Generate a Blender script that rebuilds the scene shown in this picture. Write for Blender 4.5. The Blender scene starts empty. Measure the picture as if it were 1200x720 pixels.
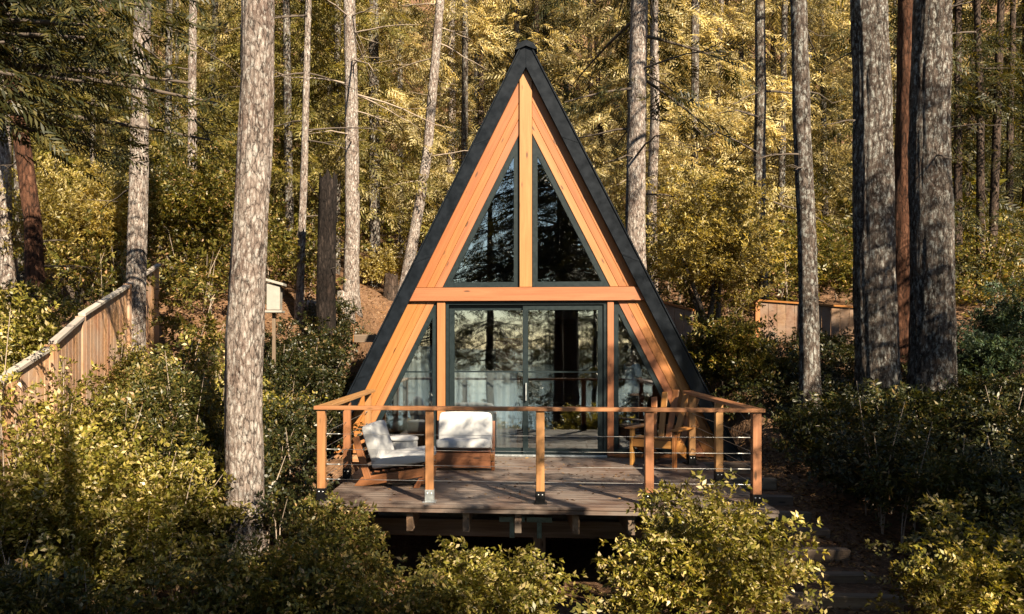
import bpy, bmesh, math, random
import numpy as np
from mathutils import Vector, Matrix, Quaternion
rng = np.random.default_rng(7)
random.seed(7)
R = math.radians
sc = bpy.context.scene
COL = sc.collection

# ------------------------------------------------------------------ frame of reference
# metres; deck top is z = 0, the viewer stands at the origin 1.78 m above deck level, +Y is into the wood
ZC = 1.78
F, PX, PY = 1000.0, 511.0, 403.0
YAW = R(4.75)
OX, OY = 1.4175, 13.5                       # middle of the gable wall
SA, CA = math.sin(YAW), math.cos(YAW)
def W(px, py, Y):
    return Vector(((px-PX)/F*Y, Y, ZC-(py-PY)/F*Y))
def L(px, py, c=0.0):
    """point of the cabin's own frame (u right, w inwards, z) on the plane w = c"""
    dx = (px-PX)/F
    t = (c+OX*SA+OY*CA)/(dx*SA+CA)
    X, Y = t*dx, t
    return ((X-OX)*CA-(Y-OY)*SA, c, ZC-(py-PY)/F*t)
def to_world(u, w, z):
    return Vector((OX+u*CA+w*SA, OY-u*SA+w*CA, z))

# ------------------------------------------------------------------ numpy noise
_perm = rng.random((64, 64, 64)).astype(np.float32)
def vnoise(p):
    p = np.asarray(p, dtype=np.float64)
    i = np.floor(p).astype(int); f = p-i
    f = f*f*(3-2*f)
    out = 0
    for dx in (0, 1):
        for dy in (0, 1):
            for dz in (0, 1):
                w = (f[..., 0] if dx else 1-f[..., 0])*(f[..., 1] if dy else 1-f[..., 1])*(f[..., 2] if dz else 1-f[..., 2])
                out = out+w*_perm[(i[..., 0]+dx) & 63, (i[..., 1]+dy) & 63, (i[..., 2]+dz) & 63]
    return out*2-1
def fbm(p, o=3):
    p = np.asarray(p, dtype=np.float64); s = 0; a = 1.0
    for k in range(o):
        s = s+a*vnoise(p*(2**k)+17.3*k); a *= 0.5
    return s

# ------------------------------------------------------------------ objects
def tag(o, label=None, cat=None, group=None, kind=None):
    if label: o['label'] = label
    if cat: o['category'] = cat
    if group: o['group'] = group
    if kind: o['kind'] = kind
    return o
def thing(name, label, cat, loc=(0, 0, 0), rz=0.0, group=None):
    o = bpy.data.objects.new(name, None); COL.objects.link(o)
    o.location = loc; o.rotation_euler = (0, 0, rz)
    o.empty_display_size = 0.2
    return tag(o, label, cat, group)
def link(name, me, mat=None, parent=None, loc=None, smooth=False):
    o = bpy.data.objects.new(name, me); COL.objects.link(o)
    if mat is not None and not me.materials: me.materials.append(mat)
    if parent is not None: o.parent = parent
    if loc is not None: o.location = loc
    if smooth:
        me.polygons.foreach_set('use_smooth', np.ones(len(me.polygons), dtype=bool))
    return o
def np_mesh(name, V, Q):
    V = np.asarray(V, dtype=np.float32); Q = np.asarray(Q, dtype=np.int32)
    k = Q.shape[1]
    me = bpy.data.meshes.new(name)
    me.vertices.add(len(V)); me.vertices.foreach_set('co', V.ravel())
    me.loops.add(Q.size); me.loops.foreach_set('vertex_index', Q.ravel())
    me.polygons.add(len(Q))
    me.polygons.foreach_set('loop_start', np.arange(0, Q.size, k, dtype=np.int32))
    me.polygons.foreach_set('loop_total', np.full(len(Q), k, dtype=np.int32))
    me.update(calc_edges=True)
    return me
def finish(bm, name, mat, parent=None, smooth=False, loc=None):
    bmesh.ops.recalc_face_normals(bm, faces=bm.faces)
    me = bpy.data.meshes.new(name); bm.to_mesh(me); bm.free()
    return link(name, me, mat, parent, loc, smooth)
def b_box(bm, c, s, M=None, bev=0.004):
    r = bmesh.ops.create_cube(bm, size=1.0)
    vs = r['verts']
    bmesh.ops.scale(bm, vec=Vector(s), verts=vs)
    if bev:
        es = list({e for v in vs for e in v.link_edges})
        rb = bmesh.ops.bevel(bm, geom=es, offset=min(bev, min(s)*0.3), segments=1, affect='EDGES')
        vs = list({v for f in rb['faces'] for v in f.verts} | {v for v in vs if v.is_valid})
    if M is not None: bmesh.ops.transform(bm, matrix=M, verts=vs)
    bmesh.ops.translate(bm, vec=Vector(c), verts=vs)
def box(name, c, s, mat, parent=None, rot=None, bev=0.004):
    """one box as an object with its own origin and axes, so that grain runs along its local X"""
    bm = bmesh.new(); b_box(bm, (0, 0, 0), s, None, bev)
    o = finish(bm, name, mat, parent)
    o.location = c
    if rot is not None: o.rotation_euler = rot
    return o
def prism(name, poly, y0, y1, mat, parent, ang=0.0, bev=0.004, hole=None):
    """polygon in the (x, z) plane thickened from y0 to y1; grain (local X) at angle ang"""
    c, s = math.cos(ang), math.sin(ang)
    ox, oz = poly[0]
    def tr(p): return ((p[0]-ox)*c+(p[1]-oz)*s, -(p[0]-ox)*s+(p[1]-oz)*c)
    bm = bmesh.new()
    P = [tr(p) for p in poly]
    if hole is None:
        a = [bm.verts.new((x, y0, z)) for x, z in P]
        b = [bm.verts.new((x, y1, z)) for x, z in P]
        n = len(P)
        bm.faces.new(a); bm.faces.new(list(reversed(b)))
        for i in range(n):
            j = (i+1) % n
            bm.faces.new((a[i], b[i], b[j], a[j]))
    else:
        H = [tr(p) for p in hole]; n = len(P)
        A = [[bm.verts.new((x, y, z)) for x, z in Q] for Q in (P, H) for y in (y0, y1)]
        for i in range(n):
            j = (i+1) % n
            bm.faces.new((A[0][i], A[0][j], A[2][j], A[2][i]))
            bm.faces.new((A[1][i], A[3][i], A[3][j], A[1][j]))
            bm.faces.new((A[0][i], A[1][i], A[1][j], A[0][j]))
            bm.faces.new((A[2][i], A[2][j], A[3][j], A[3][i]))
    bmesh.ops.recalc_face_normals(bm, faces=bm.faces)
    if bev:
        bmesh.ops.bevel(bm, geom=[e for e in bm.edges], offset=bev, segments=1, affect='EDGES')
    o = finish(bm, name, mat, parent)
    o.location = (ox, 0, oz); o.rotation_euler = (0, -ang, 0)
    return o
def inset(poly, d):
    """inner polygon at distance d (convex polygon, any winding)"""
    n = len(poly); out = []
    area = sum(poly[i][0]*poly[(i+1) % n][1]-poly[(i+1) % n][0]*poly[i][1] for i in range(n))
    sgn = 1 if area > 0 else -1
    lines = []
    for i in range(n):
        (x0, y0), (x1, y1) = poly[i], poly[(i+1) % n]
        l = math.hypot(x1-x0, y1-y0); nx, ny = -(y1-y0)/l*sgn, (x1-x0)/l*sgn
        lines.append((nx, ny, nx*x0+ny*y0+d))
    for i in range(n):
        a1, b1, c1 = lines[i-1]; a2, b2, c2 = lines[i]
        D = a1*b2-a2*b1
        out.append(((c1*b2-c2*b1)/D, (a1*c2-a2*c1)/D))
    return out
def tube_arrays(pts, rad, seg=8, cap=True):
    pts = np.asarray(pts, float); n = len(pts)
    rad = np.broadcast_to(np.asarray(rad, float), (n,))
    T = np.gradient(pts, axis=0); T /= np.linalg.norm(T, axis=1)[:, None]+1e-9
    ref = np.array([0.0, 0, 1.0]) if abs(T[0, 2]) < 0.9 else np.array([1.0, 0, 0])
    A = np.cross(T, ref); A /= np.linalg.norm(A, axis=1)[:, None]+1e-9
    B = np.cross(T, A)
    th = np.linspace(0, 2*np.pi, seg, endpoint=False)
    V = pts[:, None, :]+rad[:, None, None]*(A[:, None, :]*np.cos(th)[None, :, None]+B[:, None, :]*np.sin(th)[None, :, None])
    V = V.reshape(-1, 3)
    i = np.arange(n-1)[:, None]*seg; j = np.arange(seg)[None, :]; k = (j+1) % seg
    Q = np.stack([i+j, i+k, i+seg+k, i+seg+j], -1).reshape(-1, 4)
    if cap:
        c0, c1 = len(V), len(V)+1
        V = np.vstack([V, pts[0], pts[-1]])
        jj = np.arange(seg); kk = (jj+1) % seg
        Q = np.vstack([Q, np.stack([np.full(seg, c0), kk, jj, jj], -1)[:, [0, 1, 2, 2]] if False else np.zeros((0, 4), int)])
    return V, Q
def tube(name, pts, rad, mat, parent=None, seg=8):
    V, Q = tube_arrays(pts, rad, seg, cap=False)
    me = np_mesh(name, V, Q)
    bm = bmesh.new(); bm.from_mesh(me)
    be = [e for e in bm.edges if e.is_boundary]
    bmesh.ops.holes_fill(bm, edges=be, sides=0)
    bm.to_mesh(me); bm.free()
    o = link(name, me, mat, parent, smooth=True)
    return o

# ------------------------------------------------------------------ materials
def new_mat(name):
    m = bpy.data.materials.new(name); m.use_nodes = True
    nt = m.node_tree; nt.nodes.clear()
    out = nt.nodes.new('ShaderNodeOutputMaterial')
    return m, nt, out
def nd(nt, t, **kw):
    n = nt.nodes.new(t)
    for k, v in kw.items():
        if k == 'inp':
            for a, b in v.items(): n.inputs[a].default_value = b
        else: setattr(n, k, v)
    return n
def ramp(nt, stops, interp='LINEAR'):
    n = nt.nodes.new('ShaderNodeValToRGB'); cr = n.color_ramp; cr.interpolation = interp
    while len(cr.elements) < len(stops): cr.elements.new(0.5)
    for e, (p, c) in zip(cr.elements, stops):
        e.position = p; e.color = (*c, 1) if len(c) == 3 else c
    return n
def mixc(nt, a, b, fac, blend='MIX'):
    n = nt.nodes.new('ShaderNodeMix'); n.data_type = 'RGBA'; n.blend_type = blend
    for sock, v in ((n.inputs[0], fac), (n.inputs[6], a), (n.inputs[7], b)):
        if hasattr(v, 'links') or isinstance(v, bpy.types.NodeSocket): nt.links.new(v, sock)
        elif isinstance(v, (tuple, list)): sock.default_value = (*v, 1) if len(v) == 3 else v
        else: sock.default_value = v
    return n.outputs[2]
def mathn(nt, op, a, b=None):
    n = nt.nodes.new('ShaderNodeMath'); n.operation = op
    for s, v in zip(n.inputs, (a, b)):
        if v is None: continue
        if isinstance(v, bpy.types.NodeSocket): nt.links.new(v, s)
        else: s.default_value = v
    return n.outputs[0]
def coords(nt, scale=(1, 1, 1), kind='Object', jitter=True):
    tc = nd(nt, 'ShaderNodeTexCoord'); mp = nd(nt, 'ShaderNodeMapping')
    mp.inputs['Scale'].default_value = scale
    src = tc.outputs[kind]
    if jitter:
        oi = nd(nt, 'ShaderNodeObjectInfo')
        mm = nd(nt, 'ShaderNodeVectorMath', operation='MULTIPLY_ADD')
        cb = nd(nt, 'ShaderNodeCombineXYZ')
        for i in range(3): nt.links.new(oi.outputs['Random'], cb.inputs[i])
        nt.links.new(cb.outputs[0], mm.inputs[0]); mm.inputs[1].default_value = (37, 53, 71)
        nt.links.new(src, mm.inputs[2]); src = mm.outputs[0]
    nt.links.new(src, mp.inputs[0])
    return mp.outputs[0]
def noise(nt, vec, scale, detail=4, rough=0.55, dist=0.0):
    n = nd(nt, 'ShaderNodeTexNoise'); n.inputs['Scale'].default_value = scale
    n.inputs['Detail'].default_value = detail; n.inputs['Roughness'].default_value = rough
    n.inputs['Distortion'].default_value = dist
    if vec is not None: nt.links.new(vec, n.inputs['Vector'])
    return n.outputs['Fac']
def bump(nt, h, strength=0.4, dist=0.01):
    b = nd(nt, 'ShaderNodeBump'); b.inputs['Strength'].default_value = strength; b.inputs['Distance'].default_value = dist
    nt.links.new(h, b.inputs['Height']); return b.outputs[0]
def principled(nt, out, col, rough=0.6, normal=None, metal=0.0, spec=0.5):
    p = nd(nt, 'ShaderNodeBsdfPrincipled')
    for key, v in (('Base Color', col), ('Roughness', rough), ('Metallic', metal), ('Specular IOR Level', spec)):
        s = p.inputs[key]
        if isinstance(v, bpy.types.NodeSocket): nt.links.new(v, s)
        elif isinstance(v, (tuple, list)): s.default_value = (*v, 1)
        else: s.default_value = v
    if normal is not None: nt.links.new(normal, p.inputs['Normal'])
    nt.links.new(p.outputs[0], out.inputs[0])
    return p

def wood(name, dark, mid, light, rough=0.5, knots=True, island=False, grain=1.0, weather=None, var=0.35):
    m, nt, out = new_mat(name)
    v = coords(nt, (0.35*grain, 6*grain, 6*grain))
    n1 = noise(nt, v, 3.0, 5, 0.6, 0.6)
    v2 = coords(nt, (0.8, 40, 40)); n2 = noise(nt, v2, 3.0, 3, 0.6)
    f = mathn(nt, 'ADD', mathn(nt, 'MULTIPLY', n1, 0.75), mathn(nt, 'MULTIPLY', n2, 0.25))
    r = ramp(nt, [(0.32, dark), (0.5, mid), (0.66, light)])
    nt.links.new(f, r.inputs[0]); col = r.outputs[0]
    # board to board differences
    if island:
        g = nd(nt, 'ShaderNodeNewGeometry'); rnd = g.outputs['Random Per Island']
    else:
        oi = nd(nt, 'ShaderNodeObjectInfo'); rnd = oi.outputs['Random']
    hv = nd(nt, 'ShaderNodeHueSaturation')
    nt.links.new(mathn(nt, 'ADD', mathn(nt, 'MULTIPLY', rnd, var), 1-var/2), hv.inputs['Value'])
    nt.links.new(mathn(nt, 'ADD', mathn(nt, 'MULTIPLY', rnd, 0.02), 0.49), hv.inputs['Hue'])
    nt.links.new(col, hv.inputs['Color']); col = hv.outputs[0]
    if knots:
        vk = coords(nt, (1.3, 5.0, 5.0))
        vo = nd(nt, 'ShaderNodeTexVoronoi'); vo.inputs['Scale'].default_value = 1.6
        nt.links.new(vk, vo.inputs['Vector'])
        kr = ramp(nt, [(0.07, (1, 1, 1)), (0.14, (0, 0, 0))]); nt.links.new(vo.outputs['Distance'], kr.inputs[0])
        col = mixc(nt, col, tuple(c*0.35 for c in dark), kr.outputs[0])
    if weather:
        wv = coords(nt, (1, 1, 1)); wn = noise(nt, wv, 1.7, 5, 0.65)
        wr = ramp(nt, [(0.42, (0, 0, 0)), (0.62, (1, 1, 1))]); nt.links.new(wn, wr.inputs[0])
        col = mixc(nt, col, weather, wr.outputs[0])
    nrm = bump(nt, f, 0.25, 0.004)
    principled(nt, out, col, rough, nrm, spec=0.35)
    return m
def plain(name, col, rough=0.5, metal=0.0, nscale=30, var=0.15, bumpy=0.1, spec=0.5):
    m, nt, out = new_mat(name)
    v = coords(nt); n = noise(nt, v, nscale, 4)
    r = ramp(nt, [(0.3, tuple(c*(1-var) for c in col)), (0.7, tuple(min(1, c*(1+var)) for c in col))])
    nt.links.new(n, r.inputs[0])
    rr = ramp(nt, [(0.3, (rough*0.85,)*3), (0.7, (min(1, rough*1.15),)*3)]); nt.links.new(n, rr.inputs[0])
    p = principled(nt, out, r.outputs[0], 0.5, bump(nt, n, bumpy, 0.003), metal, spec)
    nt.links.new(rr.outputs[0], p.inputs['Roughness'])
    return m
def bark(name, furrow, mid, plate, lichen=None, scale=1.0, lich_amt=0.55):
    m, nt, out = new_mat(name)
    v = coords(nt, (11*scale, 11*scale, 3.4*scale))
    wob = nd(nt, 'ShaderNodeTexNoise'); wob.inputs['Scale'].default_value = 0.8; wob.inputs['Detail'].default_value = 8; wob.inputs['Roughness'].default_value = 0.72
    nt.links.new(v, wob.inputs['Vector'])
    vv = mixc(nt, v, wob.outputs['Color'], 1.6, 'ADD')
    vo = nd(nt, 'ShaderNodeTexVoronoi', feature='DISTANCE_TO_EDGE'); vo.inputs['Scale'].default_value = 1.5
    nt.links.new(vv, vo.inputs['Vector'])
    vc = nd(nt, 'ShaderNodeTexVoronoi'); vc.inputs['Scale'].default_value = 1.5; nt.links.new(vv, vc.inputs['Vector'])
    sep = nd(nt, 'ShaderNodeSeparateColor'); nt.links.new(vc.outputs['Color'], sep.inputs[0])
    fine = noise(nt, coords(nt, (20*scale, 20*scale, 7*scale)), 1.6, 10, 0.8)
    e = ramp(nt, [(0.0, (0, 0, 0)), (0.06, (0.5,)*3), (0.3, (1, 1, 1))]); nt.links.new(vo.outputs['Distance'], e.inputs[0])
    h = mathn(nt, 'ADD', mathn(nt, 'MULTIPLY', e.outputs[0], 0.30), mathn(nt, 'MULTIPLY', fine, 1.15))
    h = mathn(nt, 'ADD', h, mathn(nt, 'MULTIPLY', sep.outputs[0], 0.24))
    r = ramp(nt, [(0.62, furrow), (0.92, mid), (1.18/1.3, mid), (1.0, plate)])
    nt.links.new(mathn(nt, 'MULTIPLY', h, 0.92), r.inputs[0])
    r.color_ramp.elements[1].position = 0.80; r.color_ramp.elements[2].position = 0.92
    col = r.outputs[0]
    big = noise(nt, coords(nt, (1.6, 1.6, 0.9)), 1.6, 7, 0.7)
    br = ramp(nt, [(0.35, (0.60, 0.50, 0.46)), (0.5, (0.95, 0.9, 0.87)), (0.65, (1.16, 1.14, 1.12))]); nt.links.new(big, br.inputs[0])
    col = mixc(nt, col, br.outputs[0], 1.0, 'MULTIPLY')
    if lichen:
        ln = noise(nt, coords(nt, (6, 6, 3.6)), 2.6, 8, 0.8)
        lr = ramp(nt, [(lich_amt, (0, 0, 0)), (lich_amt+0.07, (1, 1, 1))]); nt.links.new(ln, lr.inputs[0])
        fac = mathn(nt, 'MULTIPLY', lr.outputs[0], mathn(nt, 'MULTIPLY', e.outputs[0], 0.85))
        col = mixc(nt, col, lichen, fac)
    principled(nt, out, col, 0.9, bump(nt, h, 1.0, 0.035), spec=0.12)
    return m
def leaf(name, cols, trans=0.45, tcol=None, rough=0.45, spec=0.35, clump=1.2, nvar=(0.55, 1.25)):
    """cols: list of (pos, rgb) picked per leaf"""
    m, nt, out = new_mat(name)
    g = nd(nt, 'ShaderNodeNewGeometry')
    r = ramp(nt, cols); nt.links.new(g.outputs['Random Per Island'], r.inputs[0])
    v = coords(nt, (1, 1, 1)); n = noise(nt, v, clump, 3, 0.6)
    cr = ramp(nt, [(0.3, (nvar[0],)*3), (0.7, (nvar[1], nvar[1]*0.97, nvar[1]*0.9))]); nt.links.new(n, cr.inputs[0])
    col = mixc(nt, r.outputs[0], cr.outputs[0], 1.0, 'MULTIPLY')
    p = nd(nt, 'ShaderNodeBsdfPrincipled'); nt.links.new(col, p.inputs['Base Color'])
    p.inputs['Roughness'].default_value = rough; p.inputs['Specular IOR Level'].default_value = spec
    t = nd(nt, 'ShaderNodeBsdfTranslucent')
    nt.links.new(mixc(nt, col, tcol or (1.5, 1.25, 0.5), 1.0, 'MULTIPLY'), t.inputs['Color'])
    mx = nd(nt, 'ShaderNodeMixShader'); mx.inputs[0].default_value = trans
    nt.links.new(p.outputs[0], mx.inputs[1]); nt.links.new(t.outputs[0], mx.inputs[2])
    nt.links.new(mx.outputs[0], out.inputs[0])
    return m
# ------------------------------------------------------------------ palette
M = {}
M['cedar'] = wood('cedar', (0.140, 0.046, 0.0105), (0.178, 0.062, 0.0150), (0.205, 0.077, 0.021), var=0.2)
M['cedar_pale'] = wood('cedar_pale', (0.152, 0.057, 0.018), (0.192, 0.076, 0.026), (0.22, 0.094, 0.036), var=0.18)
M['rail'] = wood('rail', (0.1283, 0.0542, 0.0200), (0.1711, 0.0780, 0.0295), (0.2091, 0.1026, 0.0428), var=0.2)
M['teak'] = wood('teak', (0.0684, 0.0252, 0.0094), (0.1195, 0.0461, 0.0166), (0.1656, 0.0684, 0.0274))
M['adiron'] = wood('adirondack_wood', (0.1197, 0.0441, 0.0107), (0.1890, 0.0793, 0.0208), (0.2385, 0.1153, 0.0377))
M['decking'] = wood('decking', (0.0317, 0.0194, 0.0141), (0.0563, 0.0352, 0.0264), (0.0810, 0.0546, 0.0431), 0.55, True, True, 1.0, (0.0836, 0.0669, 0.0581), var=0.55)
M['joist'] = wood('joist', (0.0576, 0.0317, 0.0144), (0.1152, 0.0691, 0.0403), (0.1843, 0.1267, 0.0864), 0.8, True, False, 1.0, (0.0518, 0.0403, 0.0317))
M['fence'] = wood('fence_wood', (0.1526, 0.0690, 0.0350), (0.2497, 0.1322, 0.0690), (0.3189, 0.1935, 0.1245), 0.75, True, True, 1.0, (0.2352, 0.1662, 0.1245))
M['fence_grey'] = wood('fence_grey', (0.085, 0.044, 0.025), (0.135, 0.078, 0.048), (0.18, 0.115, 0.075), 0.8, True, True, 1.0, (0.15, 0.105, 0.08))
M['fence_cap'] = wood('fence_cap', (0.1498, 0.1267, 0.1152), (0.2074, 0.1843, 0.1670), (0.2650, 0.2419, 0.2189), 0.7, False)
M['timber'] = wood('timber', (0.05, 0.035, 0.025), (0.09, 0.065, 0.045), (0.14, 0.11, 0.085), 0.85, True)
M['floor_in'] = wood('floor_inside', (0.12, 0.06, 0.03), (0.2, 0.11, 0.055), (0.27, 0.16, 0.09), 0.35, True, True)
M['roof'] = plain('dark_metal', (0.0035, 0.005, 0.0075), 0.36, 0.0, 8, 0.4, 0.08, 0.10)
M['frame'] = plain('window_frame_paint', (0.0038, 0.0085, 0.0105), 0.45, 0.0, 20, 0.15, 0.03, 0.2)
M['bracket'] = plain('black_bracket', (0.004, 0.004, 0.0045), 0.5, 0.0, 30, 0.2, 0.1, 0.12)
M['galv'] = plain('galvanised', (0.315, 0.336, 0.350), 0.42, 0.9, 25, 0.2)
M['verdigris'] = plain('painted_strap', (0.10, 0.17, 0.17), 0.5, 0.3, 25, 0.3)
M['cable'] = plain('steel_cable', (0.22, 0.22, 0.22), 0.4, 0.8)
M['bolt'] = plain('bolt_heads', (0.7, 0.7, 0.7), 0.3, 0.8)
M['cushion'] = plain('cushion_cloth', (0.30, 0.305, 0.315), 0.95, 0.0, 7, 0.06, 0.6, 0.05)
M['white'] = plain('white_paint', (0.1651, 0.1556, 0.1415), 0.6, 0.0, 12, 0.12)
M['concrete'] = plain('concrete', (0.17, 0.16, 0.15), 0.9, 0.0, 6, 0.3, 0.3)
M['interior'] = plain('interior_wall', (0.12, 0.10, 0.09), 0.8)
M['curtain'] = plain('curtain_cloth', (0.6178, 0.6365, 0.6365), 0.95, 0.0, 40, 0.05, 0.1, 0.1)
M['slipcover'] = plain('slipcover', (0.3960, 0.3960, 0.3744), 0.95, 0.0, 40, 0.08, 0.1, 0.1)
M['skin'] = plain('skin', (0.36, 0.21, 0.15), 0.55, 0.0, 30, 0.08, 0.02)
M['hair'] = plain('hair', (0.018, 0.012, 0.009), 0.6)
M['shirt'] = plain('pale_shirt', (0.70, 0.76, 0.80), 0.9, 0.0, 12, 0.06)
M['trousers'] = plain('dark_trousers', (0.02, 0.022, 0.03), 0.9)

def glass_mat():
    m, nt, out = new_mat('window_glass')
    tr = nd(nt, 'ShaderNodeBsdfTransparent'); tr.inputs[0].default_value = (0.93, 0.96, 0.96, 1)
    gl = nd(nt, 'ShaderNodeBsdfGlossy'); gl.inputs['Roughness'].default_value = 0.012
    gl.inputs['Color'].default_value = (0.92, 0.97, 1.0, 1)
    n = noise(nt, coords(nt, (1, 1, 1)), 1.3, 2)
    nt.links.new(bump(nt, n, 0.05, 0.012), gl.inputs['Normal'])
    fr = nd(nt, 'ShaderNodeFresnel'); fr.inputs[0].default_value = 1.5
    fac = mathn(nt, 'ADD', mathn(nt, 'MULTIPLY', fr.outputs[0], 0.8), 0.13)
    mx = nd(nt, 'ShaderNodeMixShader'); nt.links.new(fac, mx.inputs[0])
    nt.links.new(tr.outputs[0], mx.inputs[1]); nt.links.new(gl.outputs[0], mx.inputs[2])
    nt.links.new(mx.outputs[0], out.inputs[0])
    return m
M['glass'] = glass_mat()

# ------------------------------------------------------------------ the A-frame cabin
cabin = thing('cabin', 'steep A-frame cabin with black roof edges, cedar gable boards and tall triangular windows', 'cabin', (OX, OY, 0), -YAW)
SL = 0.503; ZA = 6.60
SANG = math.atan2(1.0, SL)                       # slope of the roof from the horizontal
w_out = lambda z: (ZA-z)*SL-0.025
w_in = lambda z: (ZA-z)*SL-0.235
w_fr = lambda z: (ZA-z)*SL-0.655
OVER, DEEP = -0.14, 8.6
ZT = 6.43                                        # the two slopes are cut off flat under the ridge cap
ZB = -0.30
for s in (-1, 1):
    t = 0.235
    ztop_in = ZA-t/SL
    poly = [(s*w_out(ZB), ZB), (s*w_out(ZT), ZT), (0, ZT), (0, ztop_in), (s*w_in(ZB), ZB)]
    r = prism('roof_slope', poly, OVER+0.02, DEEP, M['roof'], cabin, 0, 0.006)
    # metal barge board on the front edge with a small folded drip edge
    e = 0.012
    poly = [(s*(w_out(ZB)+0.004), ZB-0.02), (s*(w_out(ZT)+0.004), ZT), (0, ZT), (0, ztop_in-0.02), (s*(w_in(ZB)-0.008), ZB-0.02)]
    prism('barge_board', poly, OVER-0.012, OVER+0.016, M['roof'], r, 0, 0.003).location -= r.location
    poly = [(s*(w_out(ZB)+0.03), ZB-0.01), (s*(w_out(ZT)+0.03), ZT), (s*(w_out(ZT)+0.005), ZT), (s*(w_out(ZB)+0.005), ZB-0.01)]
    prism('drip_edge', poly, OVER-0.03, OVER+0.05, M['roof'], r, 0, 0.003).location -= r.location
    # overlapping joints of the metal edge
    for zz in (1.2, 3.05, 4.9):
        a_ = [(s*(w_out(zz)+0.007), zz), (s*(w_in(zz+.10)-0.010), zz+.10), (s*(w_in(zz+.13)-0.010), zz+.13), (s*(w_out(zz+.03)+0.007), zz+.03)]
        prism('lap_joint', a_, OVER-0.017, OVER-0.0125, M['roof'], r, 0, 0).location -= r.location
    # standing seams running up the slope
    bm = bmesh.new()
    for k in range(14):
        y = OVER+0.35+k*0.62
        p = [(s*(w_out(ZB)+0.045), ZB), (s*(w_out(ZT)+0.045), ZT), (s*(w_out(ZT)-0.01), ZT), (s*(w_out(ZB)-0.01), ZB)]
        a = [bm.verts.new((x, y, z)) for x, z in p]; b = [bm.verts.new((x, y+0.03, z)) for x, z in p]
        bm.faces.new(a); bm.faces.new(b[::-1])
        for i in range(4): bm.faces.new((a[i], b[i], b[(i+1) % 4], a[(i+1) % 4]))
    o = finish(bm, 'standing_seam', M['roof'], r); o.location = -r.location
prism('ridge_cap', [(-0.175, ZT-0.05), (-0.12, ZT+0.04), (0, ZT+0.095), (0.12, ZT+0.04), (0.175, ZT-0.05), (0.13, ZT-0.05), (0, ZT+0.004), (-0.13, ZT-0.05)], OVER-0.05, DEEP+0.02, M['roof'], cabin, 0, 0.0)

# gable boards: three strips a side, above and below the collar beam
MU = 0.097                                       # half width of the middle mullion
zb0 = L(616, 353, 0)[2]; zb1 = L(616, 337.3, 0)[2]
strips = [(0.0, 0.163, 0.0, 'cedar'), (0.165, 0.291, 0.0, 'cedar'), (0.294, 0.42, 0.004, 'cedar_pale')]
for s in (-1, 1):
    ang = math.atan2(1.0, -s*SL)
    for o1, o2, dy, mk in strips:
        wo = lambda z: w_in(z)-o1
        wi = lambda z: w_in(z)-o2
        zi = ZA-(MU+0.003+0.235+o2)/SL; zo = ZA-(MU+0.003+0.235+o1)/SL
        poly = [(s*wo(zb1+0.008), zb1+0.008), (s*wi(zb1+0.008), zb1+0.008), (s*(MU+0.003), zi), (s*(MU+0.003), zo)]
        prism('gable_board', poly, dy-0.03, 0.09, M[mk], cabin, ang, 0.004)
        poly = [(s*wo(0.02), 0.02), (s*wi(0.02), 0.02), (s*wi(zb0-0.008), zb0-0.008), (s*wo(zb0-0.008), zb0-0.008)]
        prism('gable_board', poly, dy-0.03, 0.09, M['cedar' if o1 < 0.25 else mk], cabin, ang, 0.004)
    # a backing wall behind the boards so no light leaks between them
    poly = [(s*(w_in(0)+0.03), 0.0), (s*(w_fr(0)-0.02), 0.0), (s*0.03, ZA-(0.03+0.655)/SL), (s*0.03, ZA-0.235/SL)]
    prism('sheathing', poly, 0.095, 0.14, M['interior'], cabin, 0, 0)
prism('mullion_post', [(-MU, zb1+0.006), (MU, zb1+0.006), (MU, ZA-0.235/SL-0.20), (0, ZA-0.235/SL-0.02), (-MU, ZA-0.235/SL-0.20)][:], -0.065, 0.12, M['cedar_pale'], cabin, math.pi/2, 0.004)
wb = w_in(zb0)
prism('collar_beam', [(-wb, zb0), (wb, zb0), (w_in(zb1), zb1), (-w_in(zb1), zb1)], -0.095, 0.12, M['cedar_pale'], cabin, 0, 0.005)
uL = L(512.5, 440)[0]; uL2 = L(522, 440)[0]; uR = L(711.3, 440)[0]; uR2 = L(718, 440)[0]
for a, b in ((uL, uL2), (uR, uR2+0.01)):
    prism('door_post', [(a, 0.02), (b, 0.02), (b, zb0-0.006), (a, zb0-0.006)], -0.055, 0.12, M['cedar_pale'], cabin, math.pi/2, 0.004)

def glazing(name, poly, fw, y0=-0.012, y1=0.08, label=None, bar=None, parent=None, frame_name='window_frame'):
    fr = prism(name, poly, y0, y1, M['frame'], parent or cabin, 0, 0.003, hole=inset(poly, fw))
    if label: fr['label'] = label
    gp = inset(poly, fw-0.01)
    p = prism('pane', gp, 0.018, 0.026, M['glass'], fr, 0, 0); p.location -= fr.location
    if bar is not None:
        b = prism('glazing_bar', bar, 0.0, 0.017, M['frame'], fr, 0, 0); b.location -= fr.location
    return fr
# upper triangles
for s in (-1, 1):
    zt = ZA-(MU+0.006+0.655)/SL
    poly = [(s*(MU+0.006), zb1+0.006), (s*(MU+0.006), zt), (s*(w_fr(zb1+0.006)-0.004), zb1+0.006)]
    glazing('gable_window', poly, 0.085)
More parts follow.
